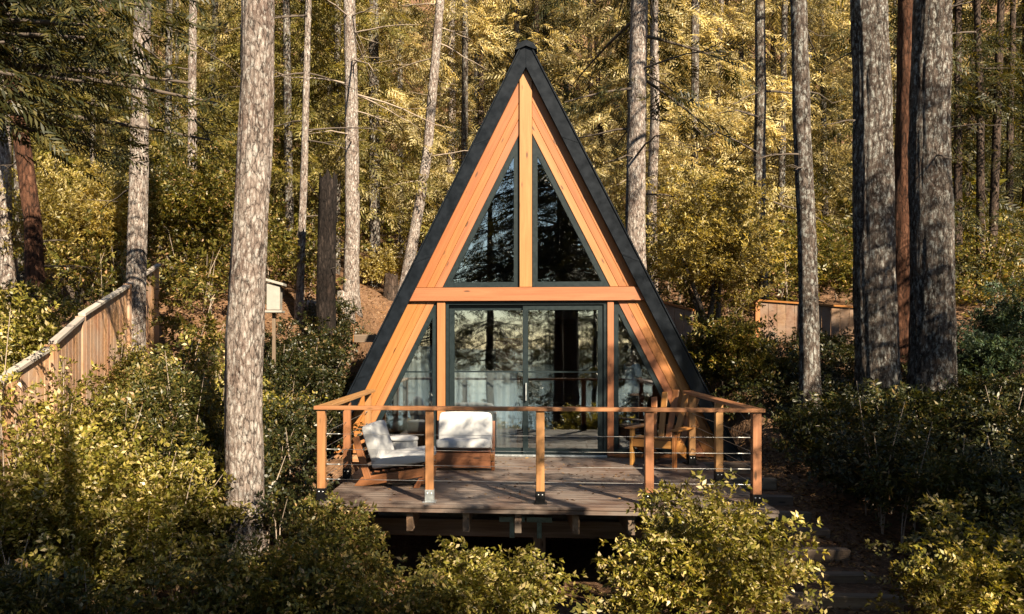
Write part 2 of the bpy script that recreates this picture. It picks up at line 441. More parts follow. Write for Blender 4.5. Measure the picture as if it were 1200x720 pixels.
# side lights
for s, e in ((-1, uL), (1, uR2+0.01)):
    e0 = abs(e)+0.004
    zt = ZA-(e0+0.655)/SL
    poly = [(s*e0, 0.06), (s*e0, zt), (s*(w_fr(0.06)-0.004), 0.06)]
    zz = L(480, 436)[2]
    bar = [(s*(e0+0.05), zz-0.012), (s*(w_fr(zz)-0.08), zz-0.012), (s*(w_fr(zz)-0.08), zz+0.012), (s*(e0+0.05), zz+0.012)] if s < 0 else None
    glazing('sidelight_window', poly, 0.075, bar=bar)
    prism('sill_board', [(s*e0, 0.004), (s*w_fr(0.004), 0.004), (s*(w_fr(0.056)), 0.056), (s*e0, 0.056)], -0.05, 0.1, M['cedar'], cabin, 0, 0.004)
# sliding door
dl = uL2+0.006; dr = uR-0.006; dt = zb0-0.008
df = prism('sliding_door', [(dl, 0.0), (dr, 0.0), (dr, dt), (dl, dt)], -0.03, 0.12, M['frame'], cabin, 0, 0.003,
           hole=[(dl+0.05, 0.04), (dr-0.05, 0.04), (dr-0.05, dt-0.05), (dl+0.05, dt-0.05)])
mid = L(616, 440)[0]
zz = L(616, 436)[2]
for k, (a, b, y) in enumerate(((dl+0.052, mid+0.045, 0.042), (mid-0.045, dr-0.052, 0.0))):
    p4 = [(a, 0.042), (b, 0.042), (b, dt-0.052), (a, dt-0.052)]
    f = prism('door_leaf', p4, y, y+0.04, M['frame'], df, 0, 0.003, hole=inset(p4, 0.085)); f.location -= df.location
    for pname, pp, ya, yb, mt in (('pane', inset(p4, 0.075), y+0.012, y+0.020, 'glass'),
                                  ('glazing_bar', [(a+0.08, zz-0.012), (b-0.08, zz-0.012), (b-0.08, zz+0.012), (a+0.08, zz+0.012)], y-0.002, y+0.0115, 'frame')):
        q = prism(pname, pp, ya, yb, M[mt], df, 0, 0); q.location -= df.location
hd = box('door_handle', (mid+0.005, -0.028, 1.02), (0.025, 0.045, 0.28), M['galv'], df); hd.location -= df.location
thr = box('threshold', (0.5*(dl+dr), -0.055, 0.018), (dr-dl, 0.07, 0.032), M['galv'], df); thr.location -= df.location

# inside: floor, loft edge, back wall
prism('floor', [(-w_in(-0.1)+0.02, -0.12), (w_in(-0.1)-0.02, -0.12), (w_in(0)-0.02, -0.006), (-w_in(0)+0.02, -0.006)], 0.0, DEEP-0.1, M['floor_in'], cabin, 0, 0)
prism('back_wall', [(-w_in(0), 0.0), (w_in(0), 0.0), (0.0, ZA-0.235/SL)], DEEP-0.25, DEEP-0.1, M['interior'], cabin, 0, 0)
box('loft', (0, 6.2, zb0-0.1), (3.4, 4.2, 0.16), M['interior'], cabin)
for s in (-1, 1):   # dark lining under the roof
    poly = [(s*(w_in(0.0)-0.002), 0.0), (0, ZA-0.24/SL), (0, ZA-0.30/SL), (s*(w_in(0.0)-0.035), 0.0)]
    prism('roof_lining', poly, 0.15, DEEP-0.26, M['interior'], cabin, 0, 0)
# foundation
for s in (-1, 1):
    box('foundation_wall', (s*2.75, 4.3, -0.75), (0.25, 8.2, 1.2), M['concrete'], cabin)
box('foundation_wall', (0, 0.2, -0.72), (5.2, 0.25, 1.15), M['concrete'], cabin)

# ------------------------------------------------------------------ deck
CF, CE = -4.0, -4.22                              # rail line, deck edge
ul = L(372, 597, CE)[0]; ur = L(914, 600, CE)[0]
deck = thing('deck', 'weathered brown plank deck raised on joists in front of the cabin', 'deck', (OX, OY, 0), -YAW)
bm = bmesh.new(); y = CE; k = 0
while y < -0.07:
    wdt = min(0.138, -0.062-y)
    b_box(bm, (0.5*(ul+ur)+rng.normal(0, .004), y+wdt/2, -0.016+rng.normal(0, .0012)), (ur-ul+rng.normal(0, .01), wdt-0.006, 0.032), None, 0.004)
    y += 0.142
finish(bm, 'deck_boards', M['decking'], deck)
box('rim_board', (0.5*(ul+ur), CE+0.035, -0.058), (ur-ul-0.02, 0.04, 0.05), M['decking'], deck)
for px in (415, 480, 546, 607, 675, 740, 805, 868):
    u = L(px, 615, CE+0.1)[0]
    box('joist', (u, (CE+0.10-0.2)/2, -0.19), (CE*-1-0.30, 0.075, 0.24), M['joist'], deck, (0, 0, R(90)))
for yb, zz in ((-3.35, -0.41), (-1.2, -0.41)):
    bmn = box('support_beam', (0.5*(ul+ur), yb, zz), (ur-ul-0.5, 0.14, 0.2), M['timber'], deck)
    for px in (430, 632, 800):
        u = L(px, 620, yb)[0]
        box('support_post', (u, yb, -0.95), (1.0, 0.14, 0.14), M['timber'], deck, (0, R(90), 0))
# T shaped straps joining beam and posts
for px in (600, 632):
    u = L(px, 620, -3.43)[0]
    t = prism('post_strap', [(u-0.15, -0.33), (u+0.15, -0.33), (u+0.15, -0.27), (u-0.15, -0.27)], -3.432, -3.424, M['verdigris'], deck, 0, 0.002)
    prism('strap_stem', [(u-0.028, -0.52), (u+0.028, -0.52), (u+0.028, -0.333), (u-0.028, -0.333)], -3.432, -3.424, M['verdigris'], t, 0, 0.002).location -= t.location

# ------------------------------------------------------------------ railing
rail = thing('deck_railing', 'cedar deck railing with black post feet and thin steel cables', 'railing', (OX, OY, 0), -YAW)
HT = 1.075
lx = L(377, 590, CF)[0]; rx = L(886, 590, CF)[0]
front = [L(p, 590, CF)[0] for p in (377, 503.5, 633, 760.5, 886)]
def post(u, w, k):
    p = box('post', (u, w, (0.115+HT-0.045)/2), (HT-0.045-0.115, 0.092, 0.092), M['rail'], rail, (0, R(90), 0))
    fm = M['galv'] if k == 1 else M['bracket']  # second foot takes pale metal to imitate a sun glint
    bm = bmesh.new()
    b_box(bm, (0, 0, 0.075), (0.104, 0.104, 0.135), None, 0.004); b_box(bm, (0, 0, 0.006), (0.15, 0.15, 0.012), None, 0.003)
    f = finish(bm, 'post_foot', fm, p)
    f.matrix_parent_inverse = p.matrix_basis.inverted() if False else Matrix.Identity(4)
    Mi = (Matrix.Translation((u, w, (0.115+HT-0.045)/2)) @ Matrix.Rotation(R(90), 4, 'Y')).inverted()
    f.matrix_local = Mi @ Matrix.Translation((u, w, 0))
    if k == 1: p['label'] = 'post with its foot coloured pale for a sun glint'
    for dx in (-0.022, 0.022):
        bm = bmesh.new()
        bmesh.ops.create_uvsphere(bm, u_segments=8, v_segments=5, radius=0.009)
        b = finish(bm, 'bolt', M['bolt'], p, True); b.matrix_local = Mi @ Matrix.Translation((u+dx, w-0.054, 0.105))
    return p
for k, u in enumerate(front): post(u, CF, k)
sideL = [(lx, -2.45), (lx, -0.75)]; sideR = [(rx, -2.35), (rx, -0.75)]
for u, w in sideL+sideR: post(u, w, 0)
box('top_rail', (0.5*(lx+rx), CF, HT-0.022), (rx-lx+0.16, 0.14, 0.042), M['rail'], rail)
for u in (lx, rx):
    box('top_rail', (u, (CF+0.072-0.45)/2, HT-0.0225), (-CF-0.072-0.45, 0.14, 0.041), M['rail'], rail, (0, 0, R(90)))
for h in (0.30, 0.47, 0.64, 0.815):
    h = h-0.06
    for kind, a, b in (('f', (lx+0.05, CF), (rx-0.05, CF)), ('l', (lx, CF+0.05), (lx, -0.75)), ('r', (rx, CF+0.05), (rx, -0.75))):
        n = 9; pts = [(a[0]+(b[0]-a[0])*t, a[1]+(b[1]-a[1])*t, h-0.004*math.sin(math.pi*t)) for t in np.linspace(0, 1, n)]
        cb = tube('cable', pts, 0.0026, M['cable'], rail, 6)
        d = Vector((b[0]-a[0], b[1]-a[1], 0)).normalized()
        for end, sg in ((a, 1), (b, -1)):
            p0 = Vector((*end, h)); q = [p0+d*sg*x for x in (0.0, 0.015, 0.03, 0.12, 0.135, 0.17)]
            tube('turnbuckle', [tuple(v) for v in q], [0.011, 0.011, 0.006, 0.006, 0.009, 0.004], M['cable'], cb, 8)

# ------------------------------------------------------------------ furniture on the deck
def cushion(name, s, mat, parent, loc, rot, puff=0.35, seams=True):
    bm = bmesh.new()
    bmesh.ops.create_cube(bm, size=1.0)
    bmesh.ops.subdivide_edges(bm, edges=bm.edges[:], cuts=9, use_grid_fill=True)
    for v in bm.verts:
        x, y, z = v.co*2
        k = (1-abs(x)**4)*(1-abs(y)**4)
        v.co.z = z/2*(0.72+puff*k)
        e = 0.5
        v.co.x *= 1-0.05*abs(y)**4-0.03*z*z; v.co.y *= 1-0.05*abs(x)**4-0.03*z*z
        nz = vnoise(np.array([[x*1.6+s[0]*9, y*1.6, z+s[1]*7]]))[0]
        v.co.z += 0.05*nz
        v.co.x *= s[0]; v.co.y *= s[1]; v.co.z *= s[2]
    o = finish(bm, name, mat, parent, True)
    sub = o.modifiers.new('soft', 'SUBSURF'); sub.levels = 1; sub.render_levels = 1
    o.location = loc; o.rotation_euler = rot
    return o
def lounge(label, loc, rz):
    """seat faces local +X"""
    t = thing('lounge_chair', label, 'lounge chair', loc, rz, 'white cushioned deck chairs')
    for s in (-1, 1):
        y0, y1 = (s*0.41-0.025, s*0.41+0.025)
        prism('back_upright', [(0.0, 0.60), (0.075, 0.63), (0.25, 0.10), (0.16, 0.08)], y0, y1, M['teak'], t, R(-70), 0.006)
        prism('side_rail', [(0.02, 0.0), (0.14, 0.0), (0.90, 0.14), (0.92, 0.24), (0.86, 0.24), (0.12, 0.115)], y0-0.004*s, y1-0.004*s, M['teak'], t, R(11), 0.006)
        prism('front_leg', [(0.78, 0.0), (0.86, 0.0), (0.92, 0.13), (0.85, 0.12)], y0+0.006*s, y1+0.006*s, M['teak'], t, R(65), 0.005)
    box('front_apron', (0.895, 0, 0.145), (0.77, 0.03, 0.21), M['teak'], t, (0, 0, R(90)))
    bm = bmesh.new()
    for k in range(7):
        x = 0.2+k*0.105; b_box(bm, (x, 0, 0.155+0.165*(x-0.14)), (0.07, 0.76, 0.02))
    finish(bm, 'seat_slats', M['teak'], t)
    bm = bmesh.new()
    for k in range(5):
        f = 0.2+k*0.19; b_box(bm, (0.045+0.165*(1-f), 0, 0.10+0.5*f), (0.02, 0.76, 0.06), Matrix.Rotation(R(-17), 4, 'Y'))
    finish(bm, 'back_slats', M['teak'], t)
    cushion('seat_cushion', (0.74, 0.80, 0.17), M['cushion'], t, (0.575, 0, 0.325), (0, R(-9), 0))
    cushion('back_cushion', (0.52, 0.80, 0.18), M['cushion'], t, (0.235, 0, 0.515), (0, R(-108), 0))
    return t
p = to_world(*L(417, 570, -2.75)); p.z = 0
pts = L(418, 566, -2.55)
lounge('white cushioned wooden lounge chair seen side on beside the left corner post', to_world(pts[0]+0.07, -2.6, 0), -YAW+R(-6))
q = L(543, 545, -1.55)
lounge('white cushioned wooden lounge chair facing out, in front of the sliding door', to_world(q[0], -0.72, 0), -YAW-math.pi/2)
# pouf table
u = L(473, 530, -1.15)[0]
def lathe(name, prof, mat, parent=None, seg=32, smooth=True):
    V = []; Q = []
    th = np.linspace(0, 2*np.pi, seg, endpoint=False)
    for r, z in prof: V += [(r*math.cos(a), r*math.sin(a), z) for a in th]
    for i in range(len(prof)-1):
        for j in range(seg):
            k = (j+1) % seg; Q.append((i*seg+j, i*seg+k, (i+1)*seg+k, (i+1)*seg+j))
    return link(name, np_mesh(name, V, Q), mat, parent, None, smooth)
st = thing('side_table', 'round white drum side table between the two lounge chairs', 'side table', to_world(u, -1.25, 0))
lathe('drum', [(0.0, 0.0), (0.20, 0.0), (0.205, 0.02), (0.215, 0.2), (0.215, 0.38)], M['cushion'], st)
lathe('table_top', [(0.215, 0.381), (0.226, 0.385), (0.228, 0.40), (0.22, 0.425), (0.19, 0.435), (0.0, 0.437)], M['cushion'], st)

# adirondack chair, seat faces local +X
def adirondack(label, loc, rz):
    t = thing('adirondack_chair', label, 'chair', loc, rz)
    for s in (-1, 1):
        prism('front_leg', [(0.80, 0), (0.90, 0), (0.90, 0.53), (0.80, 0.53)], s*0.32-0.02, s*0.32+0.02, M['adiron'], t, R(90), 0.004)
        prism('side_rail', [(0.86, 0.28), (0.86, 0.40), (0.70, 0.40), (-0.05, 0.10), (0.0, 0.0), (0.12, 0.0)], s*0.285-0.0125, s*0.285+0.0125, M['adiron'], t, R(20), 0.004)
        am = box('armrest', (0.52, s*0.345, 0.545), (0.80, 0.14, 0.026), M['adiron'], t, None, 0.006)
        prism('arm_support', [(0.80, 0.40), (0.72, 0.53), (0.80, 0.53)], s*0.355-0.012, s*0.355+0.012, M['adiron'], t, 0, 0.003)
    for k in range(6):
        f = k/5; x = 0.84-0.50*f
        z = 0.413-0.0*f-(0.70-min(x, 0.70))*0.4
        box('seat_slat', (x, 0, z+0.005), (0.56, 0.085, 0.022), M['adiron'], t, (0, R(0), R(90)))
    for k in range(5):
        a = (k-2)*R(4.2); H = (0.80, 0.88, 0.92, 0.88, 0.80)[k]
        bm = bmesh.new(); b_box(bm, (H/2, 0, 0), (H, 0.095, 0.02), None, 0.006)
        o = finish(bm, 'back_slat', M['adiron'], t)
        # local X of the board runs up the back, tilted away and fanned sideways
        up = Vector((-0.42, math.sin(a)*1.1, 0.9)).normalized()
        side = Vector((0, 1, 0)); nrm = up.cross(side).normalized(); side = nrm.cross(up)
        Mx = Matrix((up, side, nrm)).transposed().to_4x4()
        o.matrix_local = Matrix.Translation((0.33, (k-2)*0.103, 0.24)) @ Mx
    box('back_brace', (0.14, 0, 0.52), (0.62, 0.04, 0.07), M['adiron'], t, (0, 0, R(90)))
    box('front_apron', (0.88, 0, 0.335), (0.60, 0.022, 0.11), M['adiron'], t, (0, 0, R(90)))
    return t
q = L(790, 548, -1.17)
adirondack('slatted wooden adirondack chair on the deck by the right gable board', to_world(q[0]+0.18, -0.30, 0), R(238)-YAW)

# ------------------------------------------------------------------ things seen through the glass
def curtain(label, u0, u1, w, z0, z1):
    n = 60; th = np.linspace(0, 1, n); m = 8
    V = []
    for j in range(m+1):
        z = z0+(z1-z0)*j/m
        for a in th:
            V.append((u0+(u1-u0)*a, w+0.035*math.sin(a*(u1-u0)*42)+0.012*math.sin(a*17+j*.3), z))
    Q = [(j*n+i, j*n+i+1, (j+1)*n+i+1, (j+1)*n+i) for j in range(m) for i in range(n-1)]
    o = link('curtain', np_mesh('curtain', V, Q), M['curtain'], None, None, True)
    so = o.modifiers.new('thick', 'SOLIDIFY'); so.thickness = 0.004
    o.location = (OX, OY, 0); o.rotation_euler = (0, 0, -YAW)
    return tag(o, label, 'curtain')
uq = L(590, 440, 0.3)[0]
curtain('pale curtain behind the lower glass of the left door leaf', dl+0.10, L(606, 440, .3)[0], 0.34, 0.02, 1.34)
curtain('pale curtain drawn behind the left side window', -2.15, uL-0.04, 0.34, 0.62, 1.75)
arm = thing('slipper_sofa', 'pale rounded upholstered seat behind the left side window', 'seat', to_world(L(482, 500, 0.75)[0], 0.8, 0), -YAW)
lathe('upholstery', [(0, 0.30), (0.30, 0.30), (0.36, 0.34), (0.39, 0.45), (0.385, 0.60), (0.35, 0.70), (0.25, 0.745), (0.0, 0.76)], M['slipcover'], arm)
lathe('plinth', [(0.0, 0.0), (0.30, 0.0), (0.30, 0.295), (0.0, 0.298)], M['teak'], arm)
sh = thing('reflection_cabinet', 'small pale wooden cabinet with a grid front, added for a house-like reflection in the left door', 'cabinet', to_world(L(597, 410, 2.6)[0], 2.6, 0), -YAW)  # made-up cabinet standing in for a wood-coloured reflection
box('case', (0, 0.2, 0.95), (0.52, 0.36, 1.88), M['cedar_pale'], sh)
for zz in (1.0, 1.35, 1.7): box('shelf_door', (0, 0.005, zz), (0.42, 0.02, 0.28), M['cedar'], sh)

# person behind the right side window: pale shirt, dark trousers, both hands in front holding a dark box
def skin_chain(name, verts, edges, radii, mat, parent=None, root=0, levels=2):
    me = bpy.data.meshes.new(name); me.from_pydata(verts, edges, [])
    o = bpy.data.objects.new(name, me); COL.objects.link(o); me.materials.append(mat)
    if parent is not None: o.parent = parent
    md = o.modifiers.new('Skin', 'SKIN'); md.use_smooth_shade = True; md.branch_smoothing = 0.6
    if not me.skin_vertices: me.skin_vertices.new()
    for i, r in enumerate(radii):
        r = r if isinstance(r, tuple) else (r, r)
        me.skin_vertices[0].data[i].radius = r; me.skin_vertices[0].data[i].use_root = (i == root)
    sb = o.modifiers.new('Sub', 'SUBSURF'); sb.levels = levels; sb.render_levels = levels
    return o
pu = L(741, 440, 0.36)[0]
person = thing('person', 'standing person in pale shirt and dark trousers behind the right side window', 'person', to_world(pu, 0.36, -0.004), -YAW-R(75))
# faces local +Y (rotated to look left along the glass), z up
jv = [(0, 0, .95), (0, 0, 1.12), (0, -.01, 1.30), (0, -.01, 1.46), (0, 0.0, 1.53), (0, .02, 1.60), (0, .03, 1.68), (0, .02, 1.77),
      (.18, -.01, 1.44), (.24, .02, 1.20), (.13, .27, 1.13), (.07, .36, 1.14),
      (-.18, -.01, 1.44), (-.24, .02, 1.20), (-.13, .27, 1.13), (-.07, .36, 1.14),
      (.09, 0, .90), (.10, .02, .50), (.11, -.02, .09), (.12, .14, .04),
      (-.09, 0, .90), (-.10, .02, .50), (-.11, -.02, .09), (-.12, .14, .04)]
je = [(0, 1), (1, 2), (2, 3), (3, 4), (4, 5), (5, 6), (6, 7), (3, 8), (8, 9), (9, 10), (10, 11), (3, 12), (12, 13), (13, 14), (14, 15),
      (0, 16), (16, 17), (17, 18), (18, 19), (0, 20), (20, 21), (21, 22), (22, 23)]
jr = [(.14, .11), (.13, .10), (.15, .11), (.11, .08), .055, (.07, .075), (.078, .095), (.06, .075),
      .055, .042, .032, .028, .055, .042, .032, .028, .08, .055, .042, .03, .08, .055, .042, .03]
body = skin_chain('body', jv, je, jr, M['skin'], person)
skin_chain('shirt', [(0, 0, .93), (0, 0, 1.12), (0, -.01, 1.30), (0, -.01, 1.45), (.18, -.01, 1.44), (.235, .01, 1.23), (-.18, -.01, 1.44), (-.235, .01, 1.23)],
           [(0, 1), (1, 2), (2, 3), (3, 4), (4, 5), (3, 6), (6, 7)], [(.17, .13), (.16, .125), (.175, .13), (.125, .095), .075, .068, .075, .068], M['shirt'], person)
skin_chain('trousers', [(0, 0, .96), (.09, 0, .88), (.10, .02, .50), (.11, -.02, .10), (-.09, 0, .88), (-.10, .02, .50), (-.11, -.02, .10)],
           [(0, 1), (1, 2), (2, 3), (0, 4), (4, 5), (5, 6)], [(.155, .12), .095, .07, .06, .095, .07, .06], M['trousers'], person)
bm = bmesh.new(); r = bmesh.ops.create_uvsphere(bm, u_segments=20, v_segments=12, radius=1)
for v in r['verts']: v.co = Vector((v.co.x*.098, v.co.y*.115-.012, v.co.z*.095+1.735)) if v.co.z > -0.35 or v.co.y < 0 else Vector((v.co.x*.06, v.co.y*.02-.03, 1.72))
finish(bm, 'hair', M['hair'], person, True)
for s in (-1, 1):
    for k in range(4):
        y = .365+0.004*k; z = 1.165-0.018*k
        tube('finger', [(s*.075, y, z), (s*.05, y+.035, z+.004), (s*.03, y+.04, z-.006)], [.0095, .0085, .006], M['skin'], person, 8)
    tube('thumb', [(s*.075, .36, 1.175), (s*.06, .375, 1.20), (s*.04, .39, 1.20)], [.011, .010, .007], M['skin'], person, 8)
Mp = Matrix.Translation(to_world(pu, 0.36, 0)) @ Matrix.Rotation(-YAW-R(75), 4, 'Z')
ctl = thing('remote_controller', 'dark handheld controller held by the person behind the glass', 'controller', Mp @ Vector((0, .40, 1.13)), -YAW-R(75))
box('controller_body', (0, 0, 0.02), (0.19, 0.10, 0.05), M['bracket'], ctl, None, 0.012)
for s in (-1, 1): tube('antenna', [(s*.07, .04, .04), (s*.08, .07, .12)], [.006, .005], M['bracket'], ctl, 8)
# ------------------------------------------------------------------ terrain
def sstep(a, b, x):
    t = np.clip((np.asarray(x, float)-a)/(b-a), 0, 1); return t*t*(3-2*t)
_by = np.array([-400, -60, -14, -9, -4, 2, 5, 7, 9, 12.5, 16, 20, 25, 32, 45, 70, 120, 300.])
_bz = np.array([-9, -7, -5.0, -4.0, -2.6, -1.9, -1.6, -1.35, -0.95, -0.25, 0.65, 1.75, 3.1, 4.6, 8.0, 17, 54, 130.])
def ground(x, y, bumpy=True):
    x = np.asarray(x, float); y = np.asarray(y, float)
    z = np.interp(y, _by, _bz)
    left = sstep(-2.6, -7.0, x) if False else sstep(2.6, 7.0, -x)
    z = z+left*0.6*sstep(4, 9, y)*(1-sstep(24, 40, y))
    z = z+sstep(1.0, 5.0, -x)*0.9*sstep(15, 21, y)*(1-sstep(26, 40, y))   # bank left behind the cabin
    # cabin's own frame: hollow under the deck, level pad under the house
    u = (x-OX)*CA-(y-OY)*SA; w = (x-OX)*SA+(y-OY)*CA
    hol = sstep(-2.75, -2.25, u)*(1-sstep(2.05, 2.55, u))*sstep(-5.2, -4.2, w)*(1-sstep(0.0, 1.0, w))
    z = z*(1-hol)+np.minimum(z, -1.25)*hol
    pad = sstep(-4.3, -3.4, u)*(1-sstep(3.4, 4.3, u))*sstep(-0.6, 0.4, w)*(1-sstep(9.2, 11.0, w))
    z = z*(1-pad)+np.minimum(z, -0.32)*pad
    if bumpy:
        p = np.stack([x*0.55, y*0.55, x*0+3.1], -1)
        z = z+0.10*fbm(p, 3)*np.clip(1+np.maximum(y-20, 0)*0.05, 1, 3)
    return z
def gz(x, y): return float(ground(np.array([x]), np.array([y]))[0])

def ground_mat():
    m, nt, out = new_mat('forest_floor')
    v = coords(nt, (1, 1, 1), 'Object', False)
    a = noise(nt, v, 1.1, 6, 0.6); b = noise(nt, v, 9.0, 5, 0.7); c = noise(nt, v, 38, 4, 0.7)
    r = ramp(nt, [(0.36, (0.0375, 0.0210, 0.0120)), (0.5, (0.0750, 0.0435, 0.0270)), (0.66, (0.1275, 0.0788, 0.0510))])
    nt.links.new(mathn(nt, 'ADD', mathn(nt, 'MULTIPLY', a, 0.5), mathn(nt, 'MULTIPLY', b, 0.5)), r.inputs[0])
    vo = nd(nt, 'ShaderNodeTexVoronoi'); vo.inputs['Scale'].default_value = 16; nt.links.new(v, vo.inputs['Vector'])
    lr = ramp(nt, [(0.0, (0.2250, 0.1125, 0.0450)), (0.4, (0.0525, 0.0263, 0.0135)), (0.75, (0.1650, 0.0975, 0.0525)), (1, (0.2550, 0.1800, 0.1125))])
    nt.links.new(vo.outputs['Color'], lr.inputs[0])
    lf = ramp(nt, [(0.47, (0, 0, 0)), (0.58, (0.75,)*3)]); nt.links.new(c, lf.inputs[0])
    col = mixc(nt, r.outputs[0], lr.outputs[0], lf.outputs[0])
    h = mathn(nt, 'ADD', mathn(nt, 'MULTIPLY', b, 0.6), mathn(nt, 'MULTIPLY', vo.outputs['Distance'], 0.5))
    principled(nt, out, col, 0.95, bump(nt, h, 0.9, 0.05), spec=0.1)
    return m
M['ground'] = ground_mat()
def axis(lo, hi, fine_lo, fine_hi, d, D):
    a = list(np.arange(lo, fine_lo, D))+list(np.arange(fine_lo, fine_hi, d))+list(np.arange(fine_hi, hi+D, D))
    return np.array(a)
gx = axis(-220, 220, -14, 14, 0.2, 4.0); gy = axis(-400, 300, 3, 34, 0.2, 4.0)
GX, GY = np.meshgrid(gx, gy); GZ = ground(GX, GY)
nx, ny = len(gx), len(gy)
i, j = np.meshgrid(np.arange(nx-1), np.arange(ny-1))
Q = np.stack([j*nx+i, j*nx+i+1, (j+1)*nx+i+1, (j+1)*nx+i], -1).reshape(-1, 4)
tag(link('ground', np_mesh('ground', np.stack([GX, GY, GZ], -1).reshape(-1, 3), Q), M['ground'], None, None, True), kind='structure')
def water_mat():
    m, nt, out = new_mat('lake_water')
    n = noise(nt, coords(nt, (1, 1, 1), 'Object', False), 0.8, 4)
    principled(nt, out, (0.02, 0.035, 0.04), 0.12, bump(nt, n, 0.25, 0.05))
    return m
wv = [(-900, -900, -4.15), (900, -900, -4.15), (900, -9.2, -4.15), (-900, -9.2, -4.15)]
tag(link('lake', np_mesh('lake', wv, [(0, 1, 2, 3)]), water_mat()), kind='structure')

# ------------------------------------------------------------------ leaf templates (flat lists of 4 point leaves)
def leaf_quad(base, d, n, l, w, cup=0.25):
    d = np.asarray(d, float); d /= np.linalg.norm(d); n = np.asarray(n, float)
    s = np.cross(d, n); s /= np.linalg.norm(s)+1e-9; n = np.cross(s, d)
    b = np.asarray(base, float)
    return [b, b+d*l*0.45+s*w/2+n*w*cup, b+d*l-n*l*0.12, b+d*l*0.45-s*w/2+n*w*cup]
def sprig(rs, n=16, length=0.26, ll=0.06, lw=0.030, spread=0.9, whorl=True):
    """a twig along +X, leaves to both sides and a tuft at the tip"""
    V = []
    for k in range(n):
        if whorl and k >= n-6:
            f = rs.uniform(0.92, 1.0); a = k*math.tau/6+rs.normal(0, .3)
            d = np.array([0.55+rs.normal(0, .15), math.cos(a)*0.9, math.sin(a)*0.7+0.15])
        else:
            f = rs.uniform(0.12, 0.95); sd_ = 1 if k % 2 else -1
            d = np.array([0.55+rs.normal(0, .2), sd_*spread, rs.normal(0.12, .3)])
        base = (f*length, rs.normal(0, .012), 0.02*math.sin(f*3)+rs.normal(0, .012))
        nn = np.array([rs.normal(0, .3), rs.normal(0, .3), 1.0])
        z = rs.uniform(0.7, 1.2)
        V += leaf_quad(base, d, nn, ll*z, lw*z)
    return np.array(V)
def fir_spray(rs, n=9, length=0.5, ll=0.24, lw=0.05, droop=0.25):
    """a flat spray of needled twigs along +X, hanging a little"""
    V = []
    for k in range(n):
        f = (k+0.5)/n; sd_ = 1 if k % 2 else -1
        base = np.array([f*length, 0, -droop*length*f*f])
        l = ll*(1.15-0.65*f)*rs.uniform(0.8, 1.2)
        d = np.array([0.75, sd_*0.8, -0.25+rs.normal(0, .12)])
        V += leaf_quad(base, d, (rs.normal(0, .25), rs.normal(0, .25), 1), l, lw*rs.uniform(0.8, 1.3), 0.1)
    V += leaf_quad((length*.6, 0, -droop*length*.4), (1, 0, -.5), (0, 0, 1), ll*.9, lw, 0.1)
    return np.array(V)
def frames(D, roll_rs, up=(0, 0, 1), jitter=0.5):
    """rotation matrices whose X is D and whose Z leans to UP"""
    D = D/np.linalg.norm(D, axis=1)[:, None]
    U = np.tile(np.asarray(up, float), (len(D), 1))+roll_rs.normal(0, jitter, (len(D), 3))
    Y = np.cross(U, D); Y /= np.linalg.norm(Y, axis=1)[:, None]+1e-9
    Z = np.cross(D, Y)
    return np.stack([D, Y, Z], -1)
def spread(templates, P, D, S, rs, up=(0, 0, 1), jitter=0.5):
    """copies of leaf templates at points P, growing along D, scaled S -> vertices (4 per leaf)"""
    Rm = frames(D, rs, up, jitter)
    which = rs.integers(0, len(templates), len(P)); out = []
    for t, T in enumerate(templates):
        m = which == t
        if not m.any(): continue
        V = np.einsum('nij,mj->nmi', Rm[m], T)*S[m][:, None, None]+P[m][:, None, :]
        out.append(V.reshape(-1, 3))
    return np.concatenate(out)
def leaf_mesh(name, V):
    return np_mesh(name, V, np.arange(len(V)).reshape(-1, 4))
rs = np.random.default_rng(11)
SPR = [sprig(rs, 19, 0.27, 0.058, 0.028) for _ in range(7)]            # small leaved shrub
SPR_L = [sprig(rs, 16, 0.36, 0.088, 0.036) for _ in range(5)]           # further off, fewer and larger
SPR_M = [sprig(rs, 20, 0.30, 0.085, 0.026, 1.1) for _ in range(5)]     # narrow pointed leaves
SPR_F = [sprig(rs, 9, 0.5, 0.20, 0.09) for _ in range(5)]              # background
FIR = [fir_spray(rs, 11, 0.5, 0.22, 0.034) for _ in range(6)]
FIR_S = [fir_spray(rs, 13, 0.66, 0.20, 0.034) for _ in range(7)]
FIR_N = [fir_spray(rs, 15, 0.42, 0.15, 0.026, 0.3) for _ in range(5)]

# ------------------------------------------------------------------ leaf colours
G = lambda *c: c
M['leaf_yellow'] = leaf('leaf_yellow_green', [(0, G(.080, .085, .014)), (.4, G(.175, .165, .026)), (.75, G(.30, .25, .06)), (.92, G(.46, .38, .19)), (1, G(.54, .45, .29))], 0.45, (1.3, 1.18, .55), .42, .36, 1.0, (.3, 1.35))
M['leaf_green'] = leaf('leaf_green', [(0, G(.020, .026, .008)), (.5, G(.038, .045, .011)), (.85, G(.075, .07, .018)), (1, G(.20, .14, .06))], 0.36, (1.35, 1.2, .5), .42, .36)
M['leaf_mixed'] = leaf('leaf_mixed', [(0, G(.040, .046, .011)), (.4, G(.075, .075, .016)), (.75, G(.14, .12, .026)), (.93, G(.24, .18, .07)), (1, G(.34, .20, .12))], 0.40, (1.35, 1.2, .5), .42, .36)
M['leaf_shade_tone'] = leaf('leaf_shade_tone', [(0, G(.012, .016, .006)), (.6, G(.022, .027, .008)), (.9, G(.05, .046, .012)), (1, G(.15, .10, .05))], 0.3, (1.35, 1.2, .5), .42, .36)  # leaf colour darkened to stand in for deep shade
M['leaf_blue'] = leaf('leaf_blue_green', [(0, G(.022, .042, .026)), (.6, G(.040, .068, .038)), (1, G(.08, .10, .05))], 0.25)
